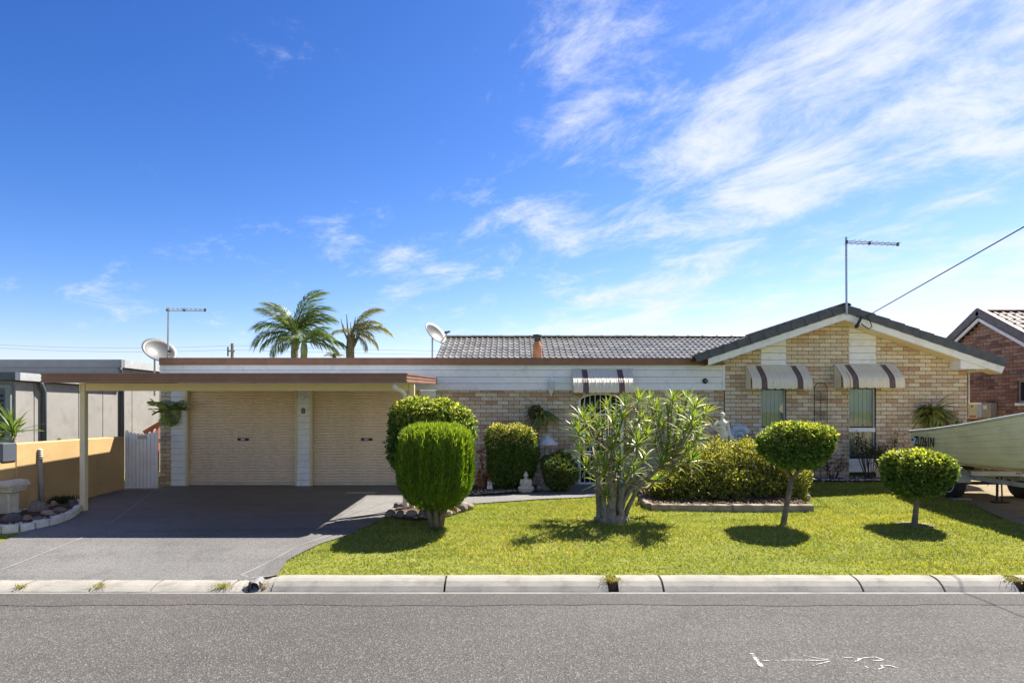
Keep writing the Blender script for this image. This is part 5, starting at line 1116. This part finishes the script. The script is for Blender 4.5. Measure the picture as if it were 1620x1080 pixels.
# strap leaved plants: each leaf its own part
def strap(L, w_, arch, col, edge=None, n=7, wav=0, m=waxM, fork=0):
    b = MB(); P = Vector(); e = 0; vs = []; pts = []
    for k in range(n):
        ww = w_*math.sin(math.pi*min(.97, .16+.80*k/(n-1)))**.8; vs += [P+Vector((0, -ww, ww*.3+wav*math.sin(k*2))), P, P+Vector((0, ww, ww*.3-wav*math.sin(k*2)))]; P = P+Vector((math.cos(e), 0, math.sin(e)))*L/(n-1); e -= arch
    for k in range(n-1):
        for j in range(2): b.f.append((k*3+j, k*3+j+1, k*3+4+j, k*3+3+j)); b.c.append(col if not edge or k < n-2 else edge)
    b.v = [v_[:] for v_ in vs]
    if fork:
        for s_ in (-1, 1):
            P0 = Vector(vs[3*(n-3)+1]); q = Vector((L*.30, s_*L*.22, -.02)); w2 = w_*.45; b.add([P0-Vector((0, w2, 0)), P0+Vector((0, w2, 0)), P0+q*.6+Vector((0, w2*.8, .02)), P0+q*.6-Vector((0, w2*.8, -.02)), P0+q], [(0,1,2,3), (3,2,4)], col)
    return b.mesh('leaf', m)
def spray(parent, c, meshes, n, el, azr, sc_, seed):
    r3 = random.Random(seed)
    for i in range(n): a = R(r3.uniform(*azr)); link('leaf', meshes[i % len(meshes)], parent, Vector(c)+Vector((r3.uniform(-.04, .04), 0, r3.uniform(-.04, .04))), (R(r3.uniform(-35, 35)), -R(r3.uniform(*el)), a), [r3.uniform(*sc_)]*3)
yk = [strap(.55, .022, .10, (.13,.20,.045), (.3,.3,.08)), strap(.5, .025, .18, (.17,.23,.05), (.35,.33,.1)), strap(.6, .02, .05, (.10,.17,.04))]
yu = thing('yucca_plant', 'spiky yucca behind the yellow wall at the left edge', 'plant', (-9.15, -2.6, 0)); yc = W(22, 690, -2.2); yu.location = (yc.x, -2.2, 0); WL[yu.name] = Vector((yc.x, -2.2, 0))
MB().tube([(yc.x, -2.2, -.05), (yc.x+.02, -2.2, .5), (yc.x, -2.2, yc.z)], [.07, .06, .05], 8).build('trunk', barkGM, yu, True); spray(yu, yc+Vector((0,0,.03)), yk, 30, (-5, 85), (0, 360), (.75, 1.15), 3)
yc2 = yc+Vector((-.42, .1, -.12)); MB().tube([(yc.x, -2.2, .3), yc2], [.05, .04], 8).build('trunk', barkGM, yu, True); spray(yu, yc2, yk, 18, (0, 85), (0, 360), (.7, 1.0), 4)
# staghorn on the garage pier
sg = [strap(.46, .085, .10, (.24,.30,.10), wav=.02, fork=1), strap(.40, .09, .18, (.18,.24,.08), wav=.02, fork=1), strap(.50, .07, .02, (.30,.36,.13), wav=.02, fork=1)]
sf = thing('staghorn_fern', 'grey green staghorn fern hanging on the brick pier beside the garage', 'fern', W(271, 660, -.03)); c_ = W(270, 652, -.09)
MB().ell(c_+Vector((0, .03, -.03)), .19, .10, .27, 14, 10).build('moss_mound', M('moss', (.26,.30,.15), .9, var=.35, vs=14, bump=.8, bs=40), sf, True); MB().bevbox(c_.x-.12, c_.x+.12, -.055, -.028, c_.z+.03, c_.z+.14, .006).build('mount_board', M('mount_brown', (.08,.055,.04), .9), sf)
spray(sf, c_+Vector((0, -.04, .04)), sg, 6, (5, 40), (165, 215), (.75, 1.05), 5); spray(sf, c_+Vector((0, -.04, .04)), sg, 6, (15, 50), (-35, 15), (.7, 1.0), 6); spray(sf, c_+Vector((0, -.05, .0)), sg, 9, (-75, -20), (200, 340), (.5, .85), 7)
# bird's nest clumps on the walls
def nest(name, lab, pxc, y, n, sc_, cols, seed, dark):
    c_ = W(*pxc, y-.10); t = thing(name, lab, 'fern', (c_.x, y, c_.z)); ms = [strap(.42, .028, .22, cols[0]), strap(.38, .034, .32, cols[1]), strap(.45, .022, .16, cols[2])]
    MB().ell(c_+Vector((-.06, .03, .05)), .17, .08, .15, 12, 8).build('root_ball', dark, t, True); spray(t, c_+Vector((.05, -.03, 0)), ms, n, (-55, 70), (180, 380), sc_, seed)
    dm = [strap(.30, .02, .35, (.13,.08,.05), m=strawM)]; spray(t, c_+Vector((-.05, -.02, .05)), dm, 14, (-60, 70), (150, 330), (.7, 1.1), seed+1); return t
dk = M('root_dark', (.06,.055,.06), .95, var=.4, vs=12, bump=1, bs=30)
nest('wall_fern', 'brown and green strappy fern mounted above the boxy hedge', (852, 655), .03, 44, (.75, 1.35), [(.22,.27,.05), (.28,.30,.06), (.15,.20,.04)], 21, dk)
nest('wall_fern', 'full green fern clump on the gable wall behind the boat', (1470, 655), 0, 110, (.75, 1.45), [(.24,.28,.06), (.30,.31,.07), (.16,.20,.045)], 31, dk)
agp = thing('agave_plant', 'dark pointed leaves at the corner of the gable wall behind the boat', 'plant', gp(9.35, -.32)); ag = [strap(.5, .05, .06, (.045,.10,.03)), strap(.42, .05, .10, (.055,.12,.035))]
for x, zz in ((9.35, 1.05), (9.02, 1.1), (9.62, 1.0)): MB().tube([(9.35, -.32, gz(9.35, -.3)-.03), (x, -.3, zz)], [.04, .03], 7).build('stem', barkM, agp, True); spray(agp, (x, -.30, zz), ag, 6, (45, 85), (190, 350), (.6, .95), int(zz*100))
# bare rose and small wall shrubs
def twiggy(lab, base, h, sp, n, seed, leaf_n, cols, name='rose_bush', ls=.04):
    t = thing(name, lab, 'shrub', base); r3 = random.Random(seed); ends = []
    for i in range(n):
        a = r3.uniform(0, 6.28); e = Vector(base)+Vector((math.cos(a)*sp*r3.uniform(.3, 1), math.sin(a)*.2, h*r3.uniform(.55, 1))); s0 = Vector(base)+Vector((r3.uniform(-.05, .05), 0, -.03)); m_ = s0.lerp(e, .5)+Vector((r3.uniform(-.1, .1), 0, r3.uniform(0, .1))); MB().tube([s0, m_, e], [.012, .009, .004], 5).build('stem', M('dark_twig', (.07,.05,.04), .9), t)
        for q in range(3): b0 = m_.lerp(e, r3.random()*.8); f = b0+Vector((r3.uniform(-.2, .2), r3.uniform(-.1, .1), r3.uniform(.0, .22))); MB().tube([b0, f], [.006, .003], 4).build('twig', M('dark_twig'), t); ends.append(f)
        ends.append(e)
    E = np.array([e[:] for e in ends]); k = rng.integers(0, len(E), leaf_n); P = E[k]+rng.normal(0, .045, (leaf_n, 3)); V, T, Cc = leaves(P, rng.normal(0, 1, (leaf_n, 3)), rng.normal(0, .6, (leaf_n, 3))+np.array((0, -.3, 1)), ls*rng.uniform(.6, 1.2, leaf_n), ls*.6*rng.uniform(.6, 1.2, leaf_n), pal(leaf_n, cols, [1]*len(cols)))
    o = link('foliage', npmesh('foliage', V-np.array(base), T, Cc, leafM), t); o['kind'] = 'stuff'; return t
twiggy('sparse dark rose bush in front of the right hand window', gp(W(1375, 700, -.4).x, -.4), .98, .42, 11, 3, 420, [(.06,.085,.02), (.085,.11,.03), (.10,.07,.03)])
twiggy('leafy rose bush between the right hand window and the boat', gp(W(1402, 700, -.45).x, -.45), .92, .30, 9, 8, 900, [(.05,.08,.02), (.08,.11,.03), (.11,.12,.04)])
twiggy('thin reddish shrub at the wall between the two windows', gp(W(1318, 740, -.4).x, -.4), .45, .30, 8, 13, 200, [(.12,.05,.04), (.08,.07,.03)])
twiggy('low dark shrub at the wall behind the azalea bush', gp(W(1180, 700, -.35).x, -.35), .82, .40, 9, 17, 900, [(.04,.06,.02), (.06,.09,.025), (.10,.09,.03)])
co_ = thing('cordyline_plant', 'red leaved plant between the hedges in the front bed', 'plant', gp(W(762, 740, -.9).x, -.9)); cl_ = [strap(.30, .022, .2, (.25,.075,.05), m=leafM), strap(.26, .025, .28, (.32,.12,.07), m=leafM)]
MB().tube([gp(co_.location.x, -.9, -.03), gp(co_.location.x, -.9, .75)], [.02, .015], 6).build('stem', barkM, co_, True)
for z in (.25, .45, .62, .78): spray(co_, gp(co_.location.x, -.9, z), cl_, 12, (-10, 70), (0, 360), (.5, .85), int(z*100))
def tuft(name, lab, c_, n, L, cols, cat='plant', sp=.08, group=None):
    c_ = Vector(c_); b = MB(); r3 = random.Random(int(c_.x*1000)+n)
    for i in range(n):
        a = r3.uniform(0, 6.283); e = R(r3.uniform(25, 88)); s0 = c_+Vector((r3.gauss(0, sp), r3.gauss(0, sp*.7), -.006)); l = L*r3.uniform(.5, 1.1); h = Vector((math.cos(a)*math.cos(e), math.sin(a)*math.cos(e), math.sin(e))); sd_ = Vector((-math.sin(a), math.cos(a), 0))*L*.022; m_ = s0+h*l*.55; tpp = m_+Vector((h.x, h.y, h.z*.2-.25))*l*.5; b.add([s0-sd_, s0+sd_, m_+sd_, m_-sd_, tpp], [(0,1,2,3), (3,2,4)], r3.choice(cols))
    return tag(b.build(name, leafM, None, False, c_), lab, cat, group)
MG = [(.04,.08,.022), (.06,.10,.03), (.09,.12,.04)]
tuft('mondo_grass', 'dark green grassy clump beside the carport post', gp(G(92, 800).x, G(92, 800).y+.1), 520, .30, MG, 'plant', .10); tuft('mondo_grass', 'small grassy clump against the yellow wall', gp(-7.75, -2.5), 300, .24, MG, 'plant', .10)
YG = [(.30,.28,.05), (.20,.24,.04), (.38,.30,.09)]
for px_, py_, n, s_, lab in ((968, 916, 330, .045, 'weeds in the kerb joint below the spiky tree'), (1604, 915, 190, .05, 'weeds in the kerb joint at the right edge'), (355, 929, 150, .045, 'yellow weeds in the kerb at the driveway'), (36, 925, 60, .03, 'weed tuft in the driveway kerb at the far left'), (160, 928, 70, .035, 'weed tuft in the kerb crack left of the drain'), (424, 931, 60, .03, 'weed tuft beside the broken drain outlet')):
    x = (px_-810)*6.80/F; y = -6.83 if px_ < 900 else -6.77; tuft('kerb_weed', lab, (x, y, -.31+(.03 if px_ < 900 else .085)), n, .10, YG, 'weed', s_, 'weeds growing in the kerb joints')
tuft('grass_tuft', 'grass tuft around the foot of the feathery conifer', G(690, 838), 170, .10, [(.10,.17,.03), (.16,.2,.04)], 'grass', .06); tuft('grass_tuft', 'grass tuft at the right foot of the spiky tree', gp(db.x+.26, db.y-.12), 150, .07, [(.10,.17,.03), (.16,.2,.04)], 'grass', .06)
# ------------------------------------------------------------------ rocks, edging, pebbles
RC = [(.30,.21,.145), (.19,.17,.155), (.36,.28,.20), (.24,.19,.16), (.13,.12,.12), (.40,.33,.26)]
def rock_mesh(seed, col):
    bm = bmesh.new(); bmesh.ops.create_icosphere(bm, subdivisions=3, radius=1); r3 = random.Random(seed); pl_ = [(Vector((r3.gauss(0, 1), r3.gauss(0, 1), r3.gauss(0, 1))).normalized(), r3.uniform(.62, .92)) for _ in range(9)]
    for v_ in bm.verts:
        for nn, dd in pl_:
            q = v_.co.dot(nn)
            if q > dd: v_.co -= nn*(q-dd)*.85
        v_.co *= 1+.05*math.sin(v_.co.x*5+seed)*math.sin(v_.co.y*6+seed*2)
    b = MB(); bm.verts.index_update(); b.add([v_.co[:] for v_ in bm.verts], [[q.index for q in f.verts] for f in bm.faces], col); bm.free(); return b.mesh('rock', rockM, smooth=True)
RK = [rock_mesh(i, RC[i % 6]) for i in range(12)]
def rock(lab, c_, sx, sy, sz, k, group, name='garden_rock'):
    o = link(name, RK[k % 12], None, Vector(c_)+Vector((0, 0, sz*.55)), (0, 0, k*1.7), (sx, sy, sz)); return tag(o, lab, 'rock', group)
pos = ['at the left end of the conifer bed', 'second from the left in the conifer bed edge', 'third along the conifer bed edge', 'just left of the conifer stems', 'just behind the conifer stems', 'right of the conifer stems', 'pale, right of the conifer in the bed edge', 'second last of the conifer bed edge', 'at the right end of the conifer bed edge', 'behind the others left of the conifer', 'small, at the back left of the conifer bed', 'reddish, at the back of the conifer bed', 'at the back right of the conifer bed']
rp = [(617, 817, 9), (633, 818, 9), (651, 818, 9), (669, 817, 9), (688, 816, 7), (708, 815, 8), (718, 811, 9), (731, 808, 10), (742, 805, 8), (640, 805, 9), (629, 803, 7), (660, 803, 8), (725, 799, 8)]
for i, ((x, y, s_), t_) in enumerate(zip(rp, pos)):
    g_ = G(x, y); k = s_*(g_.y-CAMY)/F; rock('garden rock '+t_, g_, k*1.05, k*.9, k*.85, i, 'rocks edging the conifer bed')
lb = [(60, 812, 19, 14, 'large brown boulder beside the bollard light'), (17, 828, 14, 12, 'dark boulder in front of the letterbox'), (74, 817, 11, 8, 'smooth grey rock right of the large boulder'), (43, 826, 9, 8, 'brown rock between the letterbox and the edging'), (60, 825, 10, 6, 'flat tan rock behind the edging stones'), (80, 818, 9, 6, 'reddish rock in the corner of the letterbox bed'), (95, 812, 12, 7, 'brown rock below the grassy clump'), (116, 806, 9, 11, 'upright rock beside the carport post'), (84, 803, 7, 8, 'small block shaped rock behind the reddish rock')]
for i, (x, y, a, b_, lab) in enumerate(lb): g_ = G(x, y); k = (g_.y-CAMY)/F; rock(lab, g_, a*k, a*k*.8, b_*k, i+3, 'rocks in the letterbox bed')
rock('flat grey rock in the pebble bed left of the seated statue', G(804, 772), .13, .1, .07, 4, None); 
for i, (x, lab) in enumerate(((1012, 'rock at the left corner of the azalea bed'), (1150, 'pale rock under the middle of the azalea'), (1177, 'round pale rock behind the sleepers'), (1252, 'wedge shaped rock at the right end of the azalea bed'), (1272, 'flat rock at the right corner of the azalea bed'))): g_ = gp((x-810)*.0110+.1, -2.42 if x > 1030 else -2.3); rock(lab, g_, .10, .09, .085, i+1, 'rocks in the azalea bed')
for i, (x, s_, lab) in enumerate(((1278, .13, 'dark rock at the wall right of the azalea'), (1336, .09, 'pale rock at the foot of the gable wall'), (1300, .06, 'small rock under the trellis'), (1352, .06, 'small rock below the right hand window'), (1420, .07, 'small rock at the wall near the boat'))): rock(lab, gp(W(x, 750, -.45).x, -.5), s_, s_*.8, s_*.8, (4, 5, 2, 3, 1)[i], 'rocks along the gable wall')
# white edging stones of the letterbox bed
ep = resample([Vector(p) for p in gl((127, 796), (126, 804), (120, 812), (108, 820), (85, 829), (45, 838), (0, 842))]+[Vector((-8.9, -4.5, 0))], 26)
edg = thing('stone_edging', 'low pale stone edging curving round the letterbox bed', 'edging', gp(ep[8].x, ep[8].y))
for i in range(25):
    a, b_ = ep[i], ep[i+1]; m_ = (a+b_)/2; dv = (b_-a); L = dv.length; dv.z = 0; dv.normalize(); z = gz(m_.x, m_.y); h = .062+.006*math.sin(i*2.7)
    bx_ = MB().bevbox(-L/2+.004, L/2-.004, -.05, .05, -.03, h*1.55, .012).mesh('edging_stone', whitestoneM); link('edging_stone', bx_, edg, (m_.x, m_.y, z), (0, 0, math.atan2(dv.y, dv.x)))
def pebbles(name, lab, A, B, n, s_, cols, dz=.03):
    A2, B2 = resample(A, 40), resample(B, 40); oct_ = np.array([(1,0,0), (-1,0,0), (0,1,0), (0,-1,0), (0,0,1), (0,0,-1)], float); tri = np.array([(0,2,4), (2,1,4), (1,3,4), (3,0,4), (2,0,5), (1,2,5), (3,1,5), (0,3,5)])
    Vs = []; Cs = []
    for i in range(n):
        k = random.randrange(39); p = A2[k].lerp(A2[k+1], random.random()).lerp(B2[k], random.random()); r = s_*random.uniform(.5, 1.3); q = oct_*np.array((r*random.uniform(.8, 1.4), r, r*.6)); a = random.random()*3; q = np.stack([q[:, 0]*math.cos(a)-q[:, 1]*math.sin(a), q[:, 0]*math.sin(a)+q[:, 1]*math.cos(a), q[:, 2]], 1); Vs.append(q+np.array((p.x, p.y, gz(p.x, p.y)+dz+r*.3))); Cs.append(np.repeat(np.array([random.choice(cols)])*random.uniform(.8, 1.2), 6, 0))
    V = np.concatenate(Vs); T = np.concatenate([tri+6*i for i in range(n)]); return tag(link(name, npmesh(name, V, T, np.concatenate(Cs), pebM)), lab, 'pebbles', kind='stuff')
PB = [(.45,.36,.27), (.33,.24,.17), (.55,.50,.42), (.25,.19,.15), (.20,.16,.13)]; WP = [(.62,.61,.57), (.5,.49,.46), (.7,.68,.64)]
pebbles('pebbles', 'brown and cream pebbles in the front garden bed', b1A, b1B, 5200, .022, PB); pebbles('white_pebbles', 'white pebbles in the letterbox bed', b5A, b5B, 2600, .02, WP); pebbles('bark_chips', 'bark and pebbles along the gable wall', b4A, b4B, 2600, .025, PB+WP); pebbles('leaf_litter', 'brown leaf litter under the azalea', b3A, b3B, 3000, .022, [(.16,.10,.06), (.10,.065,.045), (.28,.2,.13)], .09); pebbles('rock_bed_chips', 'small chips between the rocks of the conifer bed', b2A, b2B, 900, .022, PB)
for i, (x, y) in enumerate(((765, 780), (780, 781), (793, 779), (808, 779), (820, 778), (832, 777), (846, 776), (860, 775), (876, 774))): tuft('border_grass', 'small mondo grass tuft in the row along the path edge', G(x, y-4, .02), 70, .075, MG, 'plant', .03, 'mondo grass tufts along the path')
# ------------------------------------------------------------------ letterbox, bollard, drain, ornaments
g_ = G(15, 816); k = (g_.y-CAMY)/F*.84; lbx = thing('letterbox', 'cream rendered pillar letterbox with a small gabled roof', 'letterbox', g_); lm = M('letterbox_cream', (.62,.58,.46), .85, var=.16, vs=8, bump=.6, bs=40, dirt=((.3,.27,.2), .5, 7)); X, Y = g_.x, g_.y
MB().bevbox(X-9.5*k, X+9*k, Y-.11, Y+.11, g_.z-.05, g_.z+46*k, .012).build('pillar', lm, lbx); MB().prism([(X+8*k, g_.z), (X+16*k, g_.z), (X+17*k, g_.z+10*k), (X+13*k, g_.z+9*k), (X+11*k, g_.z+16*k), (X+9*k, g_.z+30*k), (X+8*k, g_.z+30*k)], Y-.06, Y+.06).build('buttress', lm, lbx)
MB().bevbox(X-17*k, X+17*k, Y-.15, Y+.15, g_.z+46.2*k, g_.z+51*k, .008).bevbox(X-18*k, X+18.5*k, Y-.16, Y+.16, g_.z+51*k, g_.z+57*k, .008).build('box_head', lm, lbx); MB().box(X-15*k, X-5*k, Y-.166, Y-.158, g_.z+52.5*k, g_.z+54.5*k).build('mail_slot', blackM, lbx)
rf = MB(); zz = g_.z+57.2*k; rf.add([(X-20*k, Y-.21, zz), (X+21*k, Y-.21, zz), (X+21*k, Y+.21, zz), (X-20*k, Y+.21, zz), (X-20*k, Y-.21, zz+3*k), (X-7*k, Y-.21, zz+6*k), (X, Y-.21, zz+11*k), (X+7*k, Y-.21, zz+6*k), (X+21*k, Y-.21, zz+3*k), (X-14*k, Y+.21, zz+9*k), (X, Y+.21, zz+11*k), (X+17*k, Y+.21, zz+9*k)], [(0,3,2,1), (0,1,8,7,6,5,4), (4,5,6,10,9), (6,7,8,11,10), (0,4,9,3), (1,2,11,8), (3,9,10,11,2)]); rf.build('roof', lm, lbx)
g_ = G(67, 803); k = (g_.y-CAMY)/F; bl = thing('bollard_light', 'leaning grey bollard light with ringed head by the yellow wall', 'light', g_); tp = W(63, 726, g_.y); bz = M('bollard_grey', (.36,.34,.30), .6, metal=.2)
MB().tube([g_-Vector((0,0,.03)), tp], .038, 12).build('shaft', bz, bl, True); ax = (tp-g_).normalized()
MB().tube([tp, tp+ax*.16], .03, 12).build('lamp_tube', M('lens'), bl)
for i in range(5): c_ = tp+ax*(.015+.034*i); MB().tube([c_, c_+ax*.014], [.056, .046], 14).build('louvre_ring', bz, bl)
MB().tube([tp+ax*.165, tp+ax*.18], [.05, .03], 14).build('top_cap', bz, bl)
g_ = G(572, 780); dm_ = thing('drain_cover', 'pale flat drain cover on the driveway before the right garage door', 'drain cover', g_); MB().bevbox(g_.x-.31, g_.x+.31, g_.y-.14, g_.y+.10, g_.z+.004, g_.z+.016, .003).build('frame', M('cover', (.30,.27,.22), .8), dm_)
for i in range(7): MB().box(g_.x-.28+.08*i, g_.x-.24+.08*i, g_.y-.11, g_.y+.07, g_.z+.0165, g_.z+.020).build('grate_bar', metalM, dm_)
dx_ = kx(411); do_ = thing('drain_outlet', 'broken dark pipe outlet in the kerb beside the driveway', 'drain pipe', (dx_, -6.82, -.3)); MB().tube([(dx_, -6.90, -.262), (dx_, -6.74, -.235)], .055, 14, cap=False).tube([(dx_, -6.90, -.262), (dx_, -6.74, -.235)], .047, 14, cap=False).build('pipe', M('pipe_grey', (.2,.2,.2), .7), do_); MB().tube([(dx_, -6.878, -.26), (dx_, -6.75, -.236)], .044, 12).build('pipe_mouth', holeM, do_)
for i in range(5): link('rubble', RK[i+2], do_, (dx_-.10+.05*i, -6.86, -.285+.05*(i % 2)), (i, i*2, 0), (.035, .03, .03))
# spray painted survey marks on the road
def mark(lab, paths, w_):
    b = MB(); c_ = None
    for pts in paths:
        P = []
        for x, y in pts: 
            z = -.27; d = (CAMZ-z)*F/(y-650); yy = CAMY+d; z = float(np.interp(yy, ry, rz)); d = (CAMZ-z)*F/(y-650); P.append(Vector(((x-810)*d/F, CAMY+d, 0)))
        P = resample(P, 24); c_ = c_ or P[0]; r3 = random.Random(3)
        for i in range(23):
            if r3.random() < .28: continue
            t = (P[i+1]-P[i]).normalized(); nn = Vector((-t.y, t.x, 0))*w_/2*r3.uniform(.5, 1.1); q = [P[i]-nn, P[i]+nn, P[i+1]+nn, P[i+1]-nn]; b.add([(p.x, p.y, float(np.interp(p.y, ry, rz))+.004) for p in q], [(0,1,2,3)])
    return tag(b.build('survey_mark', paintM, None, False, (c_.x, c_.y, -.27)), lab, 'road marking')
mark('white sprayed short thick stroke on the road', [[(1188, 1032), (1197, 1044), (1207, 1057)]], .035); mark('white sprayed arrow pointing right on the road', [[(1202, 1045), (1262, 1044), (1316, 1045)], [(1270, 1037), (1316, 1045)], [(1284, 1053), (1316, 1045)]], .014)
mark('white sprayed upper scribble right of the arrow on the road', [[(1328, 1040), (1360, 1040), (1352, 1048), (1363, 1041), (1385, 1039), (1399, 1044), (1382, 1045), (1365, 1044)]], .016); mark('white sprayed lower scribble right of the arrow on the road', [[(1366, 1052), (1372, 1056), (1388, 1059), (1398, 1056), (1392, 1052), (1410, 1053), (1428, 1060)]], .016)
# statues: continuous carved figures
def carve(name, b, m_, parent, vox=.012):
    me = b.mesh(name, m_, wl(parent)); o = link(name, me, parent); md = o.modifiers.new('remesh', 'REMESH'); md.mode = 'VOXEL'; md.voxel_size = vox; md.use_smooth_shade = True; s_ = o.modifiers.new('smooth', 'SMOOTH'); s_.iterations = 3; s_.factor = .5; return o
g_ = G(832, 778, .02); k = 34*(g_.y-CAMY)/F/.42; bd = thing('seated_statue', 'grey stone seated meditating statue in front of the boxy hedge', 'statue', g_); b = MB(); o = lambda x, y, z: Vector((g_.x+x*k, g_.y+y*k, g_.z+z*k))
b.ell(o(0, 0, .03), .14*k, .11*k, .05*k, 16, 8); b.ell(o(0, -.03, .085), .13*k, .10*k, .042*k, 16, 8)
for s_ in (-1, 1): b.tube([o(s_*.05, .02, .09), o(s_*.12, -.06, .085), o(s_*.03, -.11, .08)], [.045*k, .042*k, .03*k], 10); b.tube([o(s_*.075, 0, .25), o(s_*.10, -.01, .17), o(s_*.07, -.06, .125), o(s_*.01, -.09, .12)], [.030*k, .027*k, .022*k, .018*k], 8)
b.tube([o(0, .02, .08), o(0, .015, .15), o(0, .01, .22), o(0, .01, .27)], [.075*k, .068*k, .082*k, .05*k], 14); b.tube([o(0, .01, .26), o(0, .01, .30)], .026*k, 10); b.ell(o(0, .005, .335), .042*k, .045*k, .052*k, 14, 10); b.ell(o(0, .012, .385), .024*k, .024*k, .022*k, 10, 6); b.ell(o(0, -.042, .330), .008*k, .010*k, .012*k, 8, 6)
for s_ in (-1, 1): b.ell(o(s_*.043, .01, .325), .008*k, .012*k, .022*k, 8, 6)
carve('figure', b, stoneM, bd, .007); carve('root_collar', carve_later, barkGM, dr_, .015)
def lady(pxc, ytop, yb_, y, lab, m_, parent=None, jug=True, h=None, name='garden_statue', mirror=1):
    tp = W(pxc, ytop, y); H = h; z0 = tp.z-H; t = parent or thing(name, lab, 'statue', gp(tp.x, y)); X = tp.x; k = H; o = lambda x, yy, z: Vector((X+mirror*x*k, y+yy*k, z0+z*k)); b = MB()
    b.tube([o(0, 0, 0), o(.0, 0, .10), o(.01, 0, .30), o(.015, 0, .48), o(.0, 0, .58), o(-.005, 0, .66), o(0, .0, .75), o(0, .005, .82)], [.135*k, .12*k, .10*k, .105*k, .085*k, .075*k, .095*k, .055*k], 14)
    b.tube([o(0, .005, .80), o(0, 0, .88)], .033*k, 8); b.ell(o(0, -.005, .935), .050*k, .055*k, .066*k, 14, 10); b.ell(o(0, .03, .955), .055*k, .05*k, .05*k, 12, 8); b.ell(o(0, -.06, .93), .010*k, .012*k, .016*k, 6, 5)
    b.tube([o(-.10, .0, .785), o(-.20, -.02, .70), o(-.17, -.06, .62), o(-.06, -.09, .66)], [.040*k, .036*k, .032*k, .026*k], 8); b.tube([o(-.21, 0, .72), o(-.17, .0, .60), o(-.10, 0, .54)], [.03*k, .05*k, .03*k], 8)
    b.tube([o(.10, 0, .785), o(.135, -.01, .64), o(.15, -.04, .50), o(.155, -.05, .43)], [.040*k, .034*k, .028*k, .024*k], 8)
    if jug: b.ell(o(.185, -.05, .40), .055*k, .05*k, .065*k, 10, 8); b.tube([o(.165, -.05, .44), o(.15, -.05, .50)], [.03*k, .035*k], 8)
    for i in range(7): a = i*.9-1.2; b.tube([o(.125*math.cos(a), -.11*abs(math.sin(a+.6))-.0, .02), o(.09*math.cos(a), -.085*abs(math.sin(a+.6)), .40)], [.018*k, .008*k], 6)
    carve('figure', b, m_, t, .011 if H > .6 else .010); return t, z0
ls, z0 = lady(1143.5, 652, 702, -1.3, 'ivory statue of a robed woman with a jug behind the azalea', ivoryM, None, True, .82); X = W(1143.5, 652, -1.3).x
MB().bevbox(X-.16, X+.16, -1.46, -1.14, gz(X, -1.3)-.03, z0-.03, .012).bevbox(X-.19, X+.19, -1.49, -1.11, z0-.03, z0+.012, .008).build('plinth', ivoryM, ls)
x0 = W(868, 700, -.62); cpl = thing('couple_statue', 'grey stone couple standing under a pale parasol beside the low shrub', 'statue', gp(x0.x, -.62)); za0 = gz(x0.x, -.62)
for px_, yt, mm in ((863.5, 707, 1), (873, 709, -1)): lady(px_, yt, 0, -.60, '', stoneM, cpl, False, W(px_, yt, -.60).z-za0-.10, mirror=mm)
MB().bevbox(x0.x-.24, x0.x+.22, -.78, -.42, za0-.03, za0+.105, .015).build('plinth', stoneM, cpl); pc = W(864, 703, -.60); MB().lathe((pc.x+.02, -.60, pc.z), [(.235, 0), (.235, .008), (.15, .085), (.06, .155), (.012, .185)], 18).build('parasol', M('pale_stone', (.60,.58,.52), .8, var=.12), cpl, False); MB().tube([(pc.x+.02, -.60, za0+.1), (pc.x+.02, -.60, pc.z+.02)], .012, 8).build('parasol_pole', stoneM, cpl)
# spiral shell on the wall
sc_ = W(1165, 690, -.11); sh = thing('spiral_shell', 'large pale blue spiral shell ornament against the gable wall', 'ornament', sc_); pts = []; rad = []
for i in range(70): a = R(12*i)-2.2; r = .018+.185*(i/69)**1.6; pts.append(sc_+Vector((r*math.cos(-a)+.02, -.035-.02*(1-i/69), r*math.sin(-a)))); rad.append(.014+.075*(i/69)**1.35)
MB().tube(pts, rad, 10).build('coil', M('shell_blue', (.50,.56,.62), .45, var=.14, vs=9), sh, True)
MB().box(sc_.x-.05, sc_.x+.05, -.05, -.003, sc_.z-.05, sc_.z+.05).build('wall_hook', blackM, sh)
g_ = G(775, 775, .02); ct = thing('cat_ornament', 'small white pair of figures beside the terracotta pot', 'ornament', g_); b = MB()
for s_ in (-1, 1): b.ell(g_+Vector((s_*.028, 0, .06)), .032, .032, .065, 10, 8); b.ell(g_+Vector((s_*.026, -.01, .15)), .025, .025, .028, 10, 8); b.tube([g_+Vector((s_*.038, -.01, .165)), g_+Vector((s_*.044, -.01, .195))], [.010, .004], 6); b.tube([g_+Vector((s_*.014, -.01, .165)), g_+Vector((s_*.012, -.01, .193))], [.010, .004], 6)
b.box(g_.x-.06, g_.x+.06, g_.y-.035, g_.y+.035, g_.z-.004, g_.z+.02); carve('figure', b, trimM, ct, .006)
g_ = G(763, 771, .02); pt = thing('terracotta_pot', 'terracotta pot under the red leaved plant', 'pot', g_); MB().lathe(g_, [(.075, -.005), (.085, .03), (.12, .20), (.135, .205), (.14, .25), (.122, .25), (.11, .20), (.02, .19)], 18).build('pot', terraM, pt, True); MB().lathe(g_, [(.112, .195), (.08, .215), (.01, .22)], 14).build('soil', soilM, pt)
spray(pt, g_+Vector((0, 0, .22)), cl_, 14, (20, 85), (0, 360), (.5, .9), 77)
print('objects', len(bpy.data.objects), 'tris', sum(len(p.data.polygons) for p in bpy.data.objects if p.type == 'MESH'))
